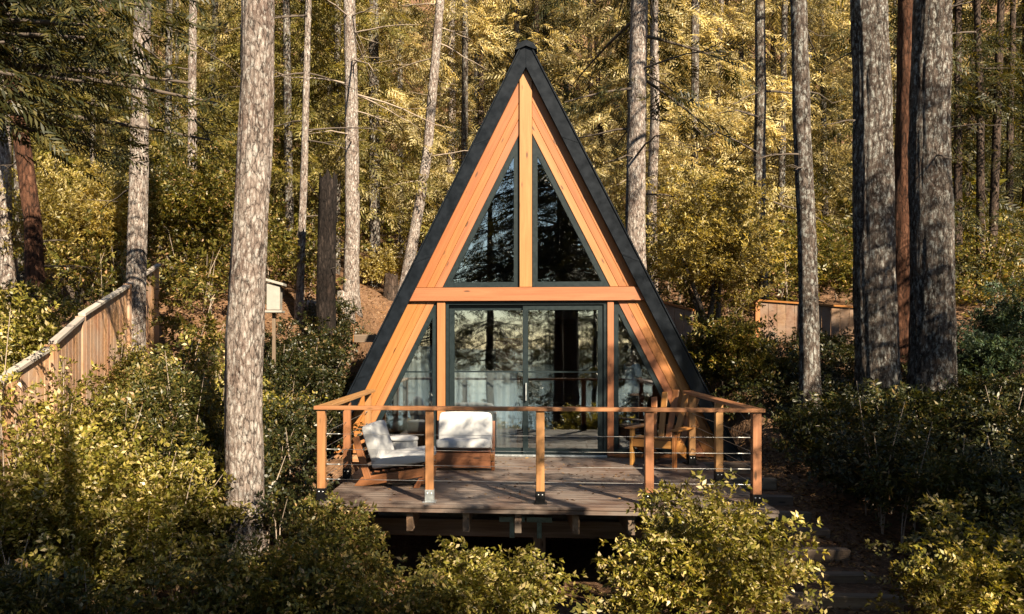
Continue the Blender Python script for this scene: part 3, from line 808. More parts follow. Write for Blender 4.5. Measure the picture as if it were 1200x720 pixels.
M['leaf_gold'] = leaf('leaf_gold', [(0, G(.17, .145, .025)), (.5, G(.32, .26, .07)), (.85, G(.46, .40, .20)), (1, G(.55, .48, .30))], 0.5, (1.3, 1.15, .65), .42, .4, .8, (.45, 1.3))
M['leaf_rust'] = leaf('leaf_rust', [(0, G(.05, .028, .012)), (.5, G(.12, .06, .022)), (1, G(.22, .14, .06))], 0.2, (1.2, 1.0, .6), .7, .2)
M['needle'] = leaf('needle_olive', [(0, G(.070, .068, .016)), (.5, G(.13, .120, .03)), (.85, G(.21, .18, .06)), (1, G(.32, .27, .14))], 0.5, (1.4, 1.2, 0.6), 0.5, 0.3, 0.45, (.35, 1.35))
M['needle_lit_tone'] = leaf('needle_sunlit', [(0, G(.18, .155, .05)), (.5, G(.34, .295, .135)), (.85, G(.48, .42, .25)), (1, G(.58, .53, .37))], 0.52, (1.35, 1.18, 0.8), 0.5, 0.3, 0.4, (.30, 1.4))  # needle colour paled to stand in for the sunlit glow
M['needle_shade_tone'] = leaf('needle_shade_tone', [(0, G(.014, .018, .007)), (.6, G(.028, .031, .009)), (1, G(.09, .075, .022))], 0.35, (1.5, 1.25, 0.5), 0.5, 0.3, 0.6)  # needle colour darkened to stand in for shade
M['twig'] = plain('twig', (0.045, 0.033, 0.025), 0.9, 0, 30, 0.3)
M['twig_pale'] = plain('twig_pale', (0.19, 0.15, 0.12), 0.9, 0, 30, 0.3)
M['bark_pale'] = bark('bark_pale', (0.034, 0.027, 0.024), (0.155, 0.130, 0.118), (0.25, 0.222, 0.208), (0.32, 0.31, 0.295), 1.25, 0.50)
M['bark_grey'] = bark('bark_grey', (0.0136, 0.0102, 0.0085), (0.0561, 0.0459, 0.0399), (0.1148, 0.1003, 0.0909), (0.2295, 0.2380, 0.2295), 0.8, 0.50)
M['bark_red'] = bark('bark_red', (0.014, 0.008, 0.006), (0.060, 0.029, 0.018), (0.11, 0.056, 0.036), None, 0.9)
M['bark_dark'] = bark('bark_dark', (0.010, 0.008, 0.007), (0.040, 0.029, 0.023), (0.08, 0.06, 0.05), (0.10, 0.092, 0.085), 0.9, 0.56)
M['bark_char_shade'] = bark('bark_char_shade', (0.0024, 0.0020, 0.0020), (0.0112, 0.0088, 0.0080), (0.0280, 0.0220, 0.0192), None, 0.9)  # char black, darkened further to stand in for shade

# ------------------------------------------------------------------ shrubs
def lump_points(rs, lumps, n, shell=0.75):
    """points on and inside a set of ellipsoids, outward directions"""
    w = np.array([l[3]*l[4] for l in lumps]); w = w/w.sum()
    k = rs.choice(len(lumps), n, p=w)
    Lm = np.array(lumps, float)[k]
    d = rs.normal(0, 1, (n, 3)); d[:, 2] = np.abs(d[:, 2])*1.0-0.25; d /= np.linalg.norm(d, axis=1)[:, None]
    r = np.where(rs.random(n) < shell, rs.uniform(0.80, 1.06, n), rs.uniform(0.3, 0.85, n))
    ext = np.stack([Lm[:, 3], Lm[:, 3], Lm[:, 4]], -1)
    P = Lm[:, :3]+d*ext*r[:, None]
    D = d*np.array([1, 1, 0.8])+np.array([0, 0, 0.35])+rs.normal(0, 0.35, (n, 3))
    return P, D
def arching(rs, base, h, reach, nb, per):
    """arching branches from one foot with side twigs in flat layers -> twig points and directions"""
    P, D = [], []
    for k in range(nb):
        a = rs.uniform(0, math.tau); rr = reach*rs.uniform(0.25, 1.0); hh = h*(1.0-0.35*(rr/reach)**2)*rs.uniform(0.5, 1.15)
        m = max(4, int(per*rs.uniform(.7, 1.3))); t = np.sort(rs.uniform(0.3, 1.0, m)); t[-1] = 1.0
        x = rr*t**1.15; z = hh*(1-(1-t)**1.7)-0.10*hh*np.clip(t-.75, 0, 1)*3
        sd_ = np.where(np.arange(m) % 2, 1.0, -1.0)*np.where(t > .97, 0.05, 1)
        off = sd_*rs.uniform(.02, .12, m)*reach
        ca, sa_ = math.cos(a), math.sin(a)
        P.append(np.stack([base[0]+x*ca-off*sa_, base[1]+x*sa_+off*ca, base[2]+z+rs.normal(0, .025, m)], -1))
        slope = hh*.35/max(rr, .1)*(1-t)
        D.append(np.stack([ca*.7-sd_*sa_*.8, sa_*.7+sd_*ca*.8, slope+.12+rs.normal(0, .15, m)], -1))
    return np.concatenate(P), np.concatenate(D)
def shrub(name, label, cat, base, rx, ry, h, mat, seed, n, tmpl=None, scale=1.0, group=None, nl=9, stems=4, shoots=0, parts=True):
    """base (x, y): a rounded shrub with uneven lobes, its foot on the ground"""
    rs = np.random.default_rng(seed)
    zg = gz(*base)-0.05
    lumps = []
    for k in range(int(nl*2.2)):
        a = rs.uniform(0, math.tau); q = math.sqrt(rs.random())*0.82
        lr = rs.uniform(0.17, 0.32)
        top = h*(1-0.45*q*q)*rs.uniform(0.72, 1.0)
        lh = rs.uniform(0.10, 0.20)*h
        lumps.append((rx*q*math.cos(a), ry*q*math.sin(a), max(top-lh, 0.15*h), lr*0.5*(rx+ry), lh))
    P, D = lump_points(rs, lumps, int(n*0.28))
    rm = 0.5*(rx+ry)
    P2, D2 = arching(rs, (0, 0, 0), h*1.14, rm*1.2, max(8, int(n*0.72/11)), 11)
    P2[:, 0] *= rx/rm; P2[:, 1] *= ry/rm
    P = np.vstack([P, P2]); D = np.vstack([D, D2]); n = len(P)
    low = P[:, 2] < 0.02; P[low, 2] = rs.uniform(0.02, 0.3*h, low.sum())
    S = scale*rs.uniform(0.75, 1.25, n)
    V = spread(tmpl or SPR, P, D, S, rs, jitter=0.7)
    for k in range(shoots):                                   # long shoots standing out of the outline
        l = lumps[rs.integers(len(lumps))]; p0 = np.array([l[0], l[1], l[2]+l[4]*0.7]); dd = np.array([rs.normal(0, .35), rs.normal(0, .35), 1.0])
        m = 9; t = np.linspace(0, 1, m)[:, None]
        pp = p0+dd*t*rs.uniform(.25, .5)*h*0.5
        V = np.vstack([V, spread(tmpl or SPR, pp, np.tile(dd, (m, 1))+rs.normal(0, .7, (m, 3)), scale*0.7*np.ones(m), rs)])
    t = thing(name, label, cat, (base[0], base[1], zg), 0, group)
    link('foliage', leaf_mesh('foliage', V), mat, t)
    if parts:
        for k in range(stems):
            l = lumps[k % len(lumps)]
            pts = [(rs.normal(0, .05*rx), rs.normal(0, .05*ry), -0.15), (l[0]*.35, l[1]*.35, l[2]*.5), (l[0]*.8, l[1]*.8, l[2]+l[4]*.4)]
            tube('stem', pts, [0.022*h, 0.015*h, 0.006*h], M['twig'], t, 6)
    return t
def thicket(name, label, cat, pts, h, mat, seed, per, tmpl=None, scale=1.0, rad=0.5, smat=None):
    """ground cover nobody could count: overlapping low lobes over a stretch of ground"""
    rs = np.random.default_rng(seed); lumps = []
    for x, y in pts:
        zg = gz(x, y); hh = (h(x, y) if callable(h) else h)*rs.uniform(0.7, 1.15)
        if hh < 0.12: continue
        lr = rad*rs.uniform(0.55, 1.1); lh = min(hh*0.5, lr*rs.uniform(0.45, 0.8))
        lumps.append((x, y, zg+hh-lh, lr, lh))
    P, D = lump_points(rs, lumps, int(per*0.28)*len(lumps), 0.7)
    Ps, Ds = [P], [D]
    for x, y, zc, lr, lh in lumps:
        zg = gz(x, y); p, d = arching(rs, (x, y, zg), (zc+lh-zg)*1.05, lr*1.25, max(3, int(per*0.7/9)), 9)
        Ps.append(p); Ds.append(d)
    P = np.vstack(Ps); D = np.vstack(Ds)
    V = spread(tmpl or SPR, P, D, scale*rs.uniform(0.75, 1.25, len(P)), rs, jitter=0.7)
    o = link(name, leaf_mesh(name, V), mat)
    tv, tq, n0 = [], [], 0
    for x, y, zc, lr, lh in lumps:
        for k in range(2):
            a = rs.uniform(0, math.tau); q = rs.uniform(.2, .9)*lr; zg = gz(x, y); H = (zc+lh-zg)*rs.uniform(.7, 1.25)
            v, qd = tube_arrays([(x, y, zg-.05), (x+q*.4*math.cos(a), y+q*.4*math.sin(a), zg+H*.6), (x+q*math.cos(a)+rs.normal(0, .05), y+q*math.sin(a), zg+H)], [.010, .007, .003], 5, False)
            tv.append(v); tq.append(qd+n0); n0 += len(v)
    tw = link('twigs', np_mesh('twigs', np.vstack(tv), np.vstack(tq)), M['twig_pale'], o, None, True); tw['kind'] = 'stuff'
    return tag(o, label, cat, None, 'stuff')
def scatter(rs, n, x0, x1, y0, y1, ok=None):
    out = []
    while len(out) < n:
        x, y = rs.uniform(x0, x1), rs.uniform(y0, y1)
        if ok is None or ok(x, y): out.append((x, y))
    return out

# ------------------------------------------------------------------ trees
def trunk_mesh(path, rad, seg=28, seed=0, rough=0.05, step=0.22, flare=0.35, broken=0.0):
    """path: list of 3-D points, local; rad: radius at each; a bark-ridged trunk"""
    path = np.asarray(path, float)
    dl = np.linalg.norm(np.diff(path, axis=0), axis=1); s = np.concatenate([[0], np.cumsum(dl)])
    n = max(8, int(s[-1]/step)); t = np.linspace(0, s[-1], n)
    C = np.stack([np.interp(t, s, path[:, k]) for k in range(3)], -1)
    wob = 0.04*np.stack([vnoise(np.stack([t*0.35, t*0+seed, t*0], -1)), vnoise(np.stack([t*0.35, t*0+seed+9, t*0], -1)), t*0], -1)
    C = C+wob*np.clip(t/2, 0, 1)[:, None]
    r = np.interp(t, s, rad)
    r = r*(1+flare*np.exp(-t/0.45))
    th = np.linspace(0, math.tau, seg, endpoint=False)
    TH, T_ = np.meshgrid(th, t)
    ca, sa_ = np.cos(TH), np.sin(TH)
    k = 2.6/np.maximum(np.mean(rad)*4, 0.4)
    nz = fbm(np.stack([ca*3.2+seed, sa_*3.2, T_*k*0.55], -1), 2)
    nf = 1-np.abs(vnoise(np.stack([ca*seg*0.16+seed*3, sa_*seg*0.16, T_*1.3], -1)))*2
    rr = r[:, None]*(1+rough*0.8*nz+rough*nf)
    V = np.stack([C[:, 0:1]+rr*ca, C[:, 1:2]+rr*sa_, np.repeat(C[:, 2:3], seg, 1)], -1).reshape(-1, 3)
    if broken:                                                # a splintered top
        jag = np.abs(vnoise(np.stack([np.cos(th)*4+seed, np.sin(th)*4, th*0+2], -1)))*broken+rng.uniform(0, .3, seg)*broken
        V[-seg:, 2] += jag
    i = np.arange(n-1)[:, None]*seg; j = np.arange(seg)[None, :]; kk = (j+1) % seg
    Q = np.stack([i+j, i+kk, i+seg+kk, i+seg+j], -1).reshape(-1, 4)
    me = np_mesh('trunk', V, Q)
    bm = bmesh.new(); bm.from_mesh(me)
    bmesh.ops.holes_fill(bm, edges=[e for e in bm.edges if e.is_boundary], sides=0)
    bm.to_mesh(me); bm.free()
    return me, C, r
def bough_points(rs, z0, z1, rmax, nb, taper=0.8, sweep=(-.35, .1), az=None, per=22, pend=0.0):
    """sample points and growth directions along drooping boughs; local to a vertical axis"""
    P, D, B = [], [], []
    for k in range(nb):
        f = rs.random()**1.1; z = z0+(z1-z0)*f
        l = rmax*(1-taper*f)*rs.uniform(0.6, 1.1)
        a = rs.uniform(*az) if az else rs.uniform(0, math.tau)
        dz = rs.uniform(*sweep)
        m = max(5, int(per*l/rmax)); t = np.sort(rs.uniform(0.12, 1.0, m))
        ca, sa_ = math.cos(a), math.sin(a)
        x = t*l; zz = z+dz*x-0.10*x*x/max(l, .5)
        side = rs.normal(0, 0.16, m)*l*(0.3+0.7*(1-t))
        p = np.stack([x*ca-side*sa_, x*sa_+side*ca, zz+rs.normal(0, .05*l, m)-np.abs(side)*.25], -1)
        d = np.stack([ca-np.sign(side)*sa_*0.9, sa_+np.sign(side)*ca*0.9, np.full(m, dz-0.25-pend)], -1)+rs.normal(0, .25, (m, 3))
        P.append(p); D.append(d)
        tt = np.linspace(0, 0.95, 6); xx = tt*l
        B.append((np.stack([xx*ca, xx*sa_, z+dz*xx-0.10*xx*xx/max(l, .5)], -1), 0.008+0.012*l*(1-tt*0.9)))
    return np.concatenate(P), np.concatenate(D), B
def tree(label, px_path, Y, diam, barkm, seed, top=24, crown=None, group=None, name='conifer_tree', dead=0, deadz=(2.5, 9), lean_y=0.0, seg=28, rough=0.05, deadm='twig', deadl=(0.6, 1.8), cut=None, cat='tree'):
    """px_path: [(px, py) bottom, (px, py) top] of the visible axis at depth Y; grows on along the same line"""
    (bx, by), (tx, ty) = px_path[0], px_path[-1]
    pts = [W(px, py, Y) for px, py in px_path]
    p0 = pts[0]; z0 = gz(p0.x, Y)
    d0 = (pts[1]-pts[0]); d0 = d0/d0.z
    foot = p0+d0*(z0-0.25-p0.z)
    base = Vector((foot.x, Y, z0))
    path = [foot]+[p for p in pts if p.z > z0+0.3]
    dl = pts[-1]-pts[-2]; dl = dl/dl.z
    if cut is None:
        path.append(pts[-1]+dl*max(0.5, top-pts[-1].z))
    loc = [tuple(p-base) for p in path]
    H = path[-1].z-z0
    if cut is None: rad = [diam/2*max(0.12, 1-0.75*(p.z-z0)/H*0.9) for p in path]
    else: rad = [diam/2*(1-0.12*(p.z-z0)/H) for p in path]
    t = thing(name, label, cat, base, 0, group)
    me, C, r = trunk_mesh(loc, rad, seg, seed, rough, broken=0.22 if cut else 0.0)
    link('trunk', me, barkm, t, None, True)
    rs = np.random.default_rng(seed+500)
    def at(z):
        k = min(len(C)-1, int(np.searchsorted(C[:, 2], z))); return C[k], r[k]
    for k in range(dead):
        z = rs.uniform(*deadz)-z0; c, rr = at(z); a = rs.uniform(0, math.tau)
        l = rs.uniform(*deadl); dz = rs.uniform(-.35, .25)
        m = 7; tt = np.linspace(0, 1, m)
        pp = np.stack([c[0]+math.cos(a)*tt*l, c[1]+math.sin(a)*tt*l, c[2]+dz*tt*l-0.12*l*tt*tt+rs.normal(0, .02, m)*tt*l], -1)
        o = tube('dead_branch', pp, (0.012+0.005*l)*(1-0.85*tt)+0.002, M[deadm], t, 6)
        for q in range(2):
            i0 = rs.integers(2, 5); sd_ = rs.choice([-1, 1]); l2 = l*rs.uniform(.2, .4)
            e = pp[i0]+np.array([math.cos(a+sd_*.8)*l2, math.sin(a+sd_*.8)*l2, rs.normal(-.1, .15)*l2])
            tube('twig', [pp[i0], (pp[i0]+e)/2+rs.normal(0, .02, 3), e], [0.008, 0.006, 0.003], M[deadm], o, 5)
    if crown:
        P, D, B = bough_points(rs, crown.get('z0', 7)-z0, crown.get('z1', top)-z0, crown['r'], crown['n'], crown.get('taper', .8), crown.get('sweep', (-.35, .1)), crown.get('az'), crown.get('per', 22), crown.get('pend', 0))
        off = np.stack([np.interp(P[:, 2], C[:, 2], C[:, 0]), np.interp(P[:, 2], C[:, 2], C[:, 1]), P[:, 2]*0], -1)
        V = spread(crown.get('tmpl', FIR), P+off, D, crown.get('s', 1.0)*rs.uniform(.75, 1.25, len(P)), rs, jitter=0.6)
        link('crown', leaf_mesh('crown', V), M[crown.get('mat', 'needle')], t)
        bv, bq, n0 = [], [], 0
        if crown.get('split') or len(B) <= 16:
            for pp, rad_ in B:
                c, rr = at(pp[0, 2]); tube('limb', pp+np.array([c[0], c[1], 0]), rad_, M['twig'], t, 6)
            return t
        for pp, rad_ in B:
            c, rr = at(pp[0, 2]); v, q = tube_arrays(pp+np.array([c[0], c[1], 0]), rad_, 5, False)
            bv.append(v); bq.append(q+n0); n0 += len(v)
        link('limbs', np_mesh('limbs', np.vstack(bv), np.vstack(bq)), M['twig'], t, None, True)
    return t
# ------------------------------------------------------------------ trunks one can tell apart
CR = dict(z0=8.2, z1=22, r=2.6, n=34, per=18, mat='needle')
def cr(**k): d = dict(CR); d.update(k); d['n'] = max(8, int(d['n']*0.42)); d['z0'] += 0.6; return d
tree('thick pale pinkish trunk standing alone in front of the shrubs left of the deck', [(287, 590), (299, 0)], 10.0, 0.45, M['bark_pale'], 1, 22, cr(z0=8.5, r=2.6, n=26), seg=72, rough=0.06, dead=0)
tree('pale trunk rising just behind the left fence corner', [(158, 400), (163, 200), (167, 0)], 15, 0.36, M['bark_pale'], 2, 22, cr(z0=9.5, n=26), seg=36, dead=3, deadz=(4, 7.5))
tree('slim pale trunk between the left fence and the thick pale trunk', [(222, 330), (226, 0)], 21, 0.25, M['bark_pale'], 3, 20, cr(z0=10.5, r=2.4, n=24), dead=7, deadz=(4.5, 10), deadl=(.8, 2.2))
tree('leaning reddish brown trunk at the picture edge above the left fence', [(46, 400), (40, 260), (22, 140), (-4, 0)], 15.5, 0.35, M['bark_red'], 4, 16, cr(z0=7.0, r=3.0, n=30, mat='needle_shade_tone'), seg=36, dead=4, deadz=(3, 7))
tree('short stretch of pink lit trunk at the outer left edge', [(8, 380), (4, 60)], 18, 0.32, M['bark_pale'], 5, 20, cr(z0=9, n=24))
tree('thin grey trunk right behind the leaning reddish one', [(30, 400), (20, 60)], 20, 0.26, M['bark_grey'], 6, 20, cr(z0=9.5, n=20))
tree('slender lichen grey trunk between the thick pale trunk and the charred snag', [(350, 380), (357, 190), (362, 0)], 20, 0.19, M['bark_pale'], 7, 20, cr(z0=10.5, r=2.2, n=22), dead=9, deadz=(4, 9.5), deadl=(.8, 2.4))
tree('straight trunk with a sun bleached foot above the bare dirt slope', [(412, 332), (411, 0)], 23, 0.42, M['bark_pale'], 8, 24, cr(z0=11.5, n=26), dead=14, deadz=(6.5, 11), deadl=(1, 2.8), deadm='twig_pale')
tree('charred dark snag broken off flat above the dirt slope', [(381, 400), (385, 213)], 18.5, 0.42, M['bark_char_shade'], 9, cut=True, name='snag', cat='dead tree', seg=32, rough=0.07, dead=2, deadz=(3, 4.8), deadl=(.4, .9))
tree('faint thin trunk far back, just left of the bleached foot trunk', [(388, 300), (391, 0)], 30, 0.26, M['bark_pale'], 10, 24, cr(z0=13, n=22), dead=6, deadz=(6, 12))
tree('pale curved trunk left of the cabin roof slope', [(480, 300), (500, 180), (515, 0)], 25, 0.33, M['bark_pale'], 11, 24, cr(z0=12, n=24), dead=8, deadz=(6, 12), deadl=(.8, 2.4), deadm='twig_pale')
tree('thin brownish trunk just right of the pale curved one', [(526, 260), (531, 0)], 31, 0.32, M['bark_pale'], 12, 26, cr(z0=14, n=24), dead=8, deadz=(8, 13), deadm='twig_pale')
tree('straight grey trunk with knots rising behind the right roof slope', [(745, 310), (749, 0)], 20, 0.52, M['bark_pale'], 13, 24, dict(z0=6.6, z1=13, r=3.6, n=8, per=46, mat='needle_shade_tone', sweep=(-.5, -.1), taper=.3, tmpl=FIR, split=True), seg=44, dead=10, deadz=(5, 10), deadl=(1, 3.6))
tree('sun bleached trunk half hidden behind the knotted grey trunk', [(764, 310), (767, 0)], 26, 0.34, M['bark_pale'], 14, 24, cr(z0=12.5, n=24), dead=8, deadz=(5, 12), deadm='twig_pale')
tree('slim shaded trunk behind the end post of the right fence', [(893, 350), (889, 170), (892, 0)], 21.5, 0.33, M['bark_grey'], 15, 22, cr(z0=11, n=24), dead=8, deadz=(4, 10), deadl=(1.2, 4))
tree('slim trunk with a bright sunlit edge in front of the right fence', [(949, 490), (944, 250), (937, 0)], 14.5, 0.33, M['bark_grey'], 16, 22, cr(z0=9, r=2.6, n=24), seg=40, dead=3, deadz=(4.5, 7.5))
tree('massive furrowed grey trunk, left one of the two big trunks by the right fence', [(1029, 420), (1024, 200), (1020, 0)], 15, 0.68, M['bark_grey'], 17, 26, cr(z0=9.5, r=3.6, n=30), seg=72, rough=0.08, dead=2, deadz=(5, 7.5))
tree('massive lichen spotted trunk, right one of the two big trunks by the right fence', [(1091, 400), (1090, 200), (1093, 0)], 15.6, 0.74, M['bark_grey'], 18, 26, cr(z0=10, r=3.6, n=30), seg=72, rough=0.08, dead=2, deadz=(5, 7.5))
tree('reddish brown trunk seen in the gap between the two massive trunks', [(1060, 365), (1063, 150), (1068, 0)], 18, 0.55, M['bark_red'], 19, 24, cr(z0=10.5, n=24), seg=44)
tree('thin dark trunk in the shade right of the massive lichen spotted trunk', [(1150, 330), (1146, 0)], 25, 0.24, M['bark_dark'], 20, 22, cr(z0=6.5, n=40, mat='needle_shade_tone'), dead=6, deadz=(4, 9))
tree('very thin dark trunk at the right edge of the wood', [(1182, 330), (1186, 0)], 28, 0.24, M['bark_dark'], 21, 22, cr(z0=7, n=40, mat='needle_shade_tone'), dead=6, deadz=(4, 9))

# boughs reaching in from a tree just outside the left edge
tree('fir reaching dark drooping boughs across the upper left corner', [(-190, 500), (-185, 0)], 11, 0.45, M['bark_dark'], 31, 16,
     dict(z0=4.9, z1=6.9, r=5.0, n=34, per=60, taper=.2, sweep=(-.12, .10), az=(-0.7, 0.55), mat='needle_shade_tone', tmpl=FIR_N, s=1.0, split=True), dead=0)

# trees out of view: some added to cast shade, others stand in the reflections
def plain_tree(label, x, y, diam, barkm, seed, top, crown, name='conifer_tree', group=None, **k):
    def pix(z): return ((x/y)*F+PX, PY-(z-ZC)/y*F) if abs(y) > .01 else None
    z0 = gz(x, y)
    yy = y
    return tree(label, [((x/yy)*F+PX, PY-(z0+0.5-ZC)/yy*F), ((x/yy)*F+PX, PY-(z0+6-ZC)/yy*F)], yy, diam, barkm, seed, top, crown, group, name, **k)
plain_tree('old fir standing on the lake bank behind the viewer, seen only in the glass', 1.9, -6.0, 0.80, M['bark_dark'], 41, 14, dict(z0=3.2, z1=12, r=2.9, n=14, per=22, taper=.55, sweep=(-.3, 0), mat='needle_shade_tone', tmpl=FIR, s=1.0), seg=36)
plain_tree('unseen fir added beside the viewer to shade the right hand path', 8.6, 3.4, 0.5, M['bark_dark'], 42, 11, dict(z0=3.2, z1=9.5, r=3.6, n=90, per=28, taper=.45, mat='needle_shade_tone', tmpl=FIR))  # unseen, like the next three; added for the shade they cast
plain_tree('second unseen fir, added to shade the big trunks on the right', 13.1, 5.6, 0.6, M['bark_dark'], 43, 15, dict(z0=5.0, z1=14, r=2.4, n=48, per=24, taper=.4, mat='needle_shade_tone', tmpl=FIR))
plain_tree('young unseen fir added beside the viewer to dapple the deck', 4.5, 3.2, 0.3, M['bark_dark'], 44, 8.2, dict(z0=4.5, z1=7.7, r=2.5, n=26, az=(1.3, 3.7), per=20, taper=.55, mat='needle_shade_tone', tmpl=FIR))
plain_tree('unseen fir added behind the viewer to shade the lower left shrubs', 1.6, -2.2, 0.4, M['bark_dark'], 45, 10, dict(z0=4.1, z1=8.0, r=4.2, n=120, per=30, taper=.25, mat='needle_shade_tone', tmpl=FIR))

plain_tree('slender fir on the bank, second of those mirrored in the glass', 4.6, -10.0, 0.42, M['bark_dark'], 46, 15, dict(z0=0.8, z1=8.0, r=2.4, n=40, per=22, taper=.6, sweep=(-.4, 0), mat='needle_shade_tone', tmpl=FIR), seg=20)
plain_tree('bushy fir further along the bank, mirrored in the gable glass', -2.1, -15.0, 0.45, M['bark_dark'], 47, 15, dict(z0=0.4, z1=8.5, r=2.8, n=64, per=22, taper=.55, sweep=(-.4, 0), mat='needle_shade_tone', tmpl=FIR), seg=20)
plain_tree('tall fir at the waterline, mirrored in the left side window', -4.6, -13.0, 0.45, M['bark_dark'], 48, 17, dict(z0=1.5, z1=16, r=2.8, n=80, per=22, taper=.5, sweep=(-.4, 0), mat='needle_shade_tone', tmpl=FIR), seg=20)
plain_tree('thin fir at the waterline, mirrored in the right door leaf', 3.0, -14.0, 0.25, M['bark_dark'], 49, 13, dict(z0=0.6, z1=7.5, r=1.9, n=34, per=18, taper=.5, sweep=(-.4, 0), mat='needle_shade_tone', tmpl=FIR), seg=16)
plain_tree('bushy young fir on the bank, mirrored in the right side window', 4.4, -6.4, 0.14, M['bark_dark'], 50, 4.2, dict(z0=-2.0, z1=3.9, r=1.3, n=90, per=16, taper=.7, mat='needle_shade_tone', tmpl=FIR_N), seg=12)
# firs added out of view at both sides to block sky light and sun
for k, (x, y, lab) in enumerate(((-9.5, 3.0, 'unseen fir added left of the viewer to block sky light'), (-12.5, 7.5, 'tall unseen fir added beyond the left fence to block sky light'), (-8.0, -3.0, 'unseen fir added on the lake bank far left to block sky light'),
                                 (11.2, 8.5, 'unseen fir added right of the dark thicket to shade it'), (9.8, 0.5, 'unseen fir added right of the viewer near the lake bank to block light'), (13.5, 12.5, 'unseen fir added out beyond the massive trunks to block light'))):
    H = 9.5 if k in (3, 4, 5) else 20
    plain_tree(lab, x, y, 0.5, M['bark_dark'], 141+k, H, dict(z0=2.2, z1=H-1.2, r=3.6 if H > 10 else 2.8, n=100 if H > 10 else 60, per=24, taper=.5, mat='needle_shade_tone', tmpl=FIR), seg=20)
# ------------------------------------------------------------------ shrubs that stand out
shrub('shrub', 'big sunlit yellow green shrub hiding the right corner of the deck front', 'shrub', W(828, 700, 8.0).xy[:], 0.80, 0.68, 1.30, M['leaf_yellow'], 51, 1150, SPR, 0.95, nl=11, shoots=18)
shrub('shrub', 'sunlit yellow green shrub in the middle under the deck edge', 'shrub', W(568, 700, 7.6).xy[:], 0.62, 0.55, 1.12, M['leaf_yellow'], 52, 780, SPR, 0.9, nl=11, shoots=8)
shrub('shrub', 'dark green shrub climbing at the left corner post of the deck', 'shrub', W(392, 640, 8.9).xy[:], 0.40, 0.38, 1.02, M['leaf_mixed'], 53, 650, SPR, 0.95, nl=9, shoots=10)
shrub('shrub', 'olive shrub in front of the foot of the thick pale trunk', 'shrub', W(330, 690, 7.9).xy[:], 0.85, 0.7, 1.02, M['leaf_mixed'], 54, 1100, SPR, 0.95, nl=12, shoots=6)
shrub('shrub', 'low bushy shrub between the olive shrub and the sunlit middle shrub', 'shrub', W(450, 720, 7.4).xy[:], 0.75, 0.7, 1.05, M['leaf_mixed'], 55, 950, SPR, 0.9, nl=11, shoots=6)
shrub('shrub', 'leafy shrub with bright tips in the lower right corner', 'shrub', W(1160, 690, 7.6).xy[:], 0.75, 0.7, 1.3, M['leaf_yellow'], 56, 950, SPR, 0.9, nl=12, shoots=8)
shrub('shrub', 'rounded blue green shrub right of the lichen spotted trunk', 'shrub', W(1158, 370, 16.5).xy[:], 0.75, 0.7, 1.25, M['leaf_blue'], 57, 900, SPR_M, 0.85, nl=9, parts=False)
shrub('shrub', 'taller blue green shrub behind the rounded one at the right edge', 'shrub', W(1190, 350, 17.6).xy[:], 0.8, 0.7, 1.65, M['leaf_blue'], 58, 900, SPR_M, 0.85, nl=9, parts=False)
shrub('shrub', 'tall cream lit shrub beside the right roof slope', 'shrub', W(835, 330, 20.5).xy[:], 1.7, 1.4, 3.7, M['leaf_gold'], 59, 2000, SPR_M, 1.1, nl=14, shoots=10)
shrub('shrub', 'low arching shrub in front of the right fence end', 'shrub', W(846, 400, 17).xy[:], 0.85, 0.7, 1.6, M['leaf_mixed'], 60, 1000, SPR_M, 1.0, nl=9, shoots=6)
shrub('shrub', 'olive shrub behind the right fence between two slim trunks', 'shrub', W(965, 330, 23).xy[:], 1.5, 1.0, 2.3, M['leaf_mixed'], 61, 1100, SPR_M, 1.1, nl=10, parts=False)
shrub('shrub', 'golden yellow shrub behind the left fence corner', 'shrub', W(95, 330, 18.5).xy[:], 1.5, 1.2, 3.0, M['leaf_gold'], 62, 1700, SPR_M, 1.05, nl=13, shoots=8)
shrub('shrub', 'broad leaved green shrub around the slim pale trunk', 'shrub', W(222, 340, 19.5).xy[:], 1.5, 1.2, 3.2, M['leaf_mixed'], 63, 1500, SPR_L, 1.0, nl=13, shoots=8)
shrub('shrub', 'yellow green shrub at the left edge under the pink lit trunk', 'shrub', W(8, 400, 13.5).xy[:], 0.9, 0.8, 1.9, M['leaf_yellow'], 64, 1100, SPR, 1.2, nl=10, shoots=6)
shrub('shrub', 'small golden bush on the sunlit slope left of the roof', 'shrub', W(452, 300, 26).xy[:], 0.7, 0.6, 1.3, M['leaf_gold'], 65, 360, SPR_L, 1.0, nl=8, parts=False)

# ------------------------------------------------------------------ ground cover
rs = np.random.default_rng(3)
left_pts = scatter(rs, 230, -8.6, -2.35, 5.2, 14.6, lambda x, y: x < -2.35 and abs(x) < .62*y+1.2)
def left_h(x, y): return 0.92+0.22*math.sin(x*2.1+y*1.3)+0.75*float(sstep(2.8, 3.6, -x)*sstep(7.2, 8.6, y)*(1-sstep(10.2, 11.6, y)*sstep(3.6, 4.4, -x)))+0.45*float(sstep(4.0, 4.8, -x)*sstep(7.2, 8.4, y)*(1-sstep(10, 11, y)))+0.35*float(sstep(3.9, 4.6, -x)*sstep(6.8, 7.8, y)*(1-sstep(9.6, 10.4, y)))-0.3*float(sstep(-3.2, -2.4, x))
k1 = [p for p in left_pts if p[1] > 7.6 and vnoise(np.array([[p[0]*.7, p[1]*.7, 1.5]]))[0] > -0.1]
k2 = [p for p in left_pts if p not in k1 and vnoise(np.array([[p[0]*.9, p[1]*.9, 7.5]]))[0] > -0.05]
k3 = [p for p in left_pts if p not in k1 and p not in k2]
thicket('undergrowth', 'sunlit yellow green thicket on the slope between left fence and thick pale trunk', 'undergrowth', k1, left_h, M['leaf_yellow'], 71, 100, SPR, 1.0, 0.55)
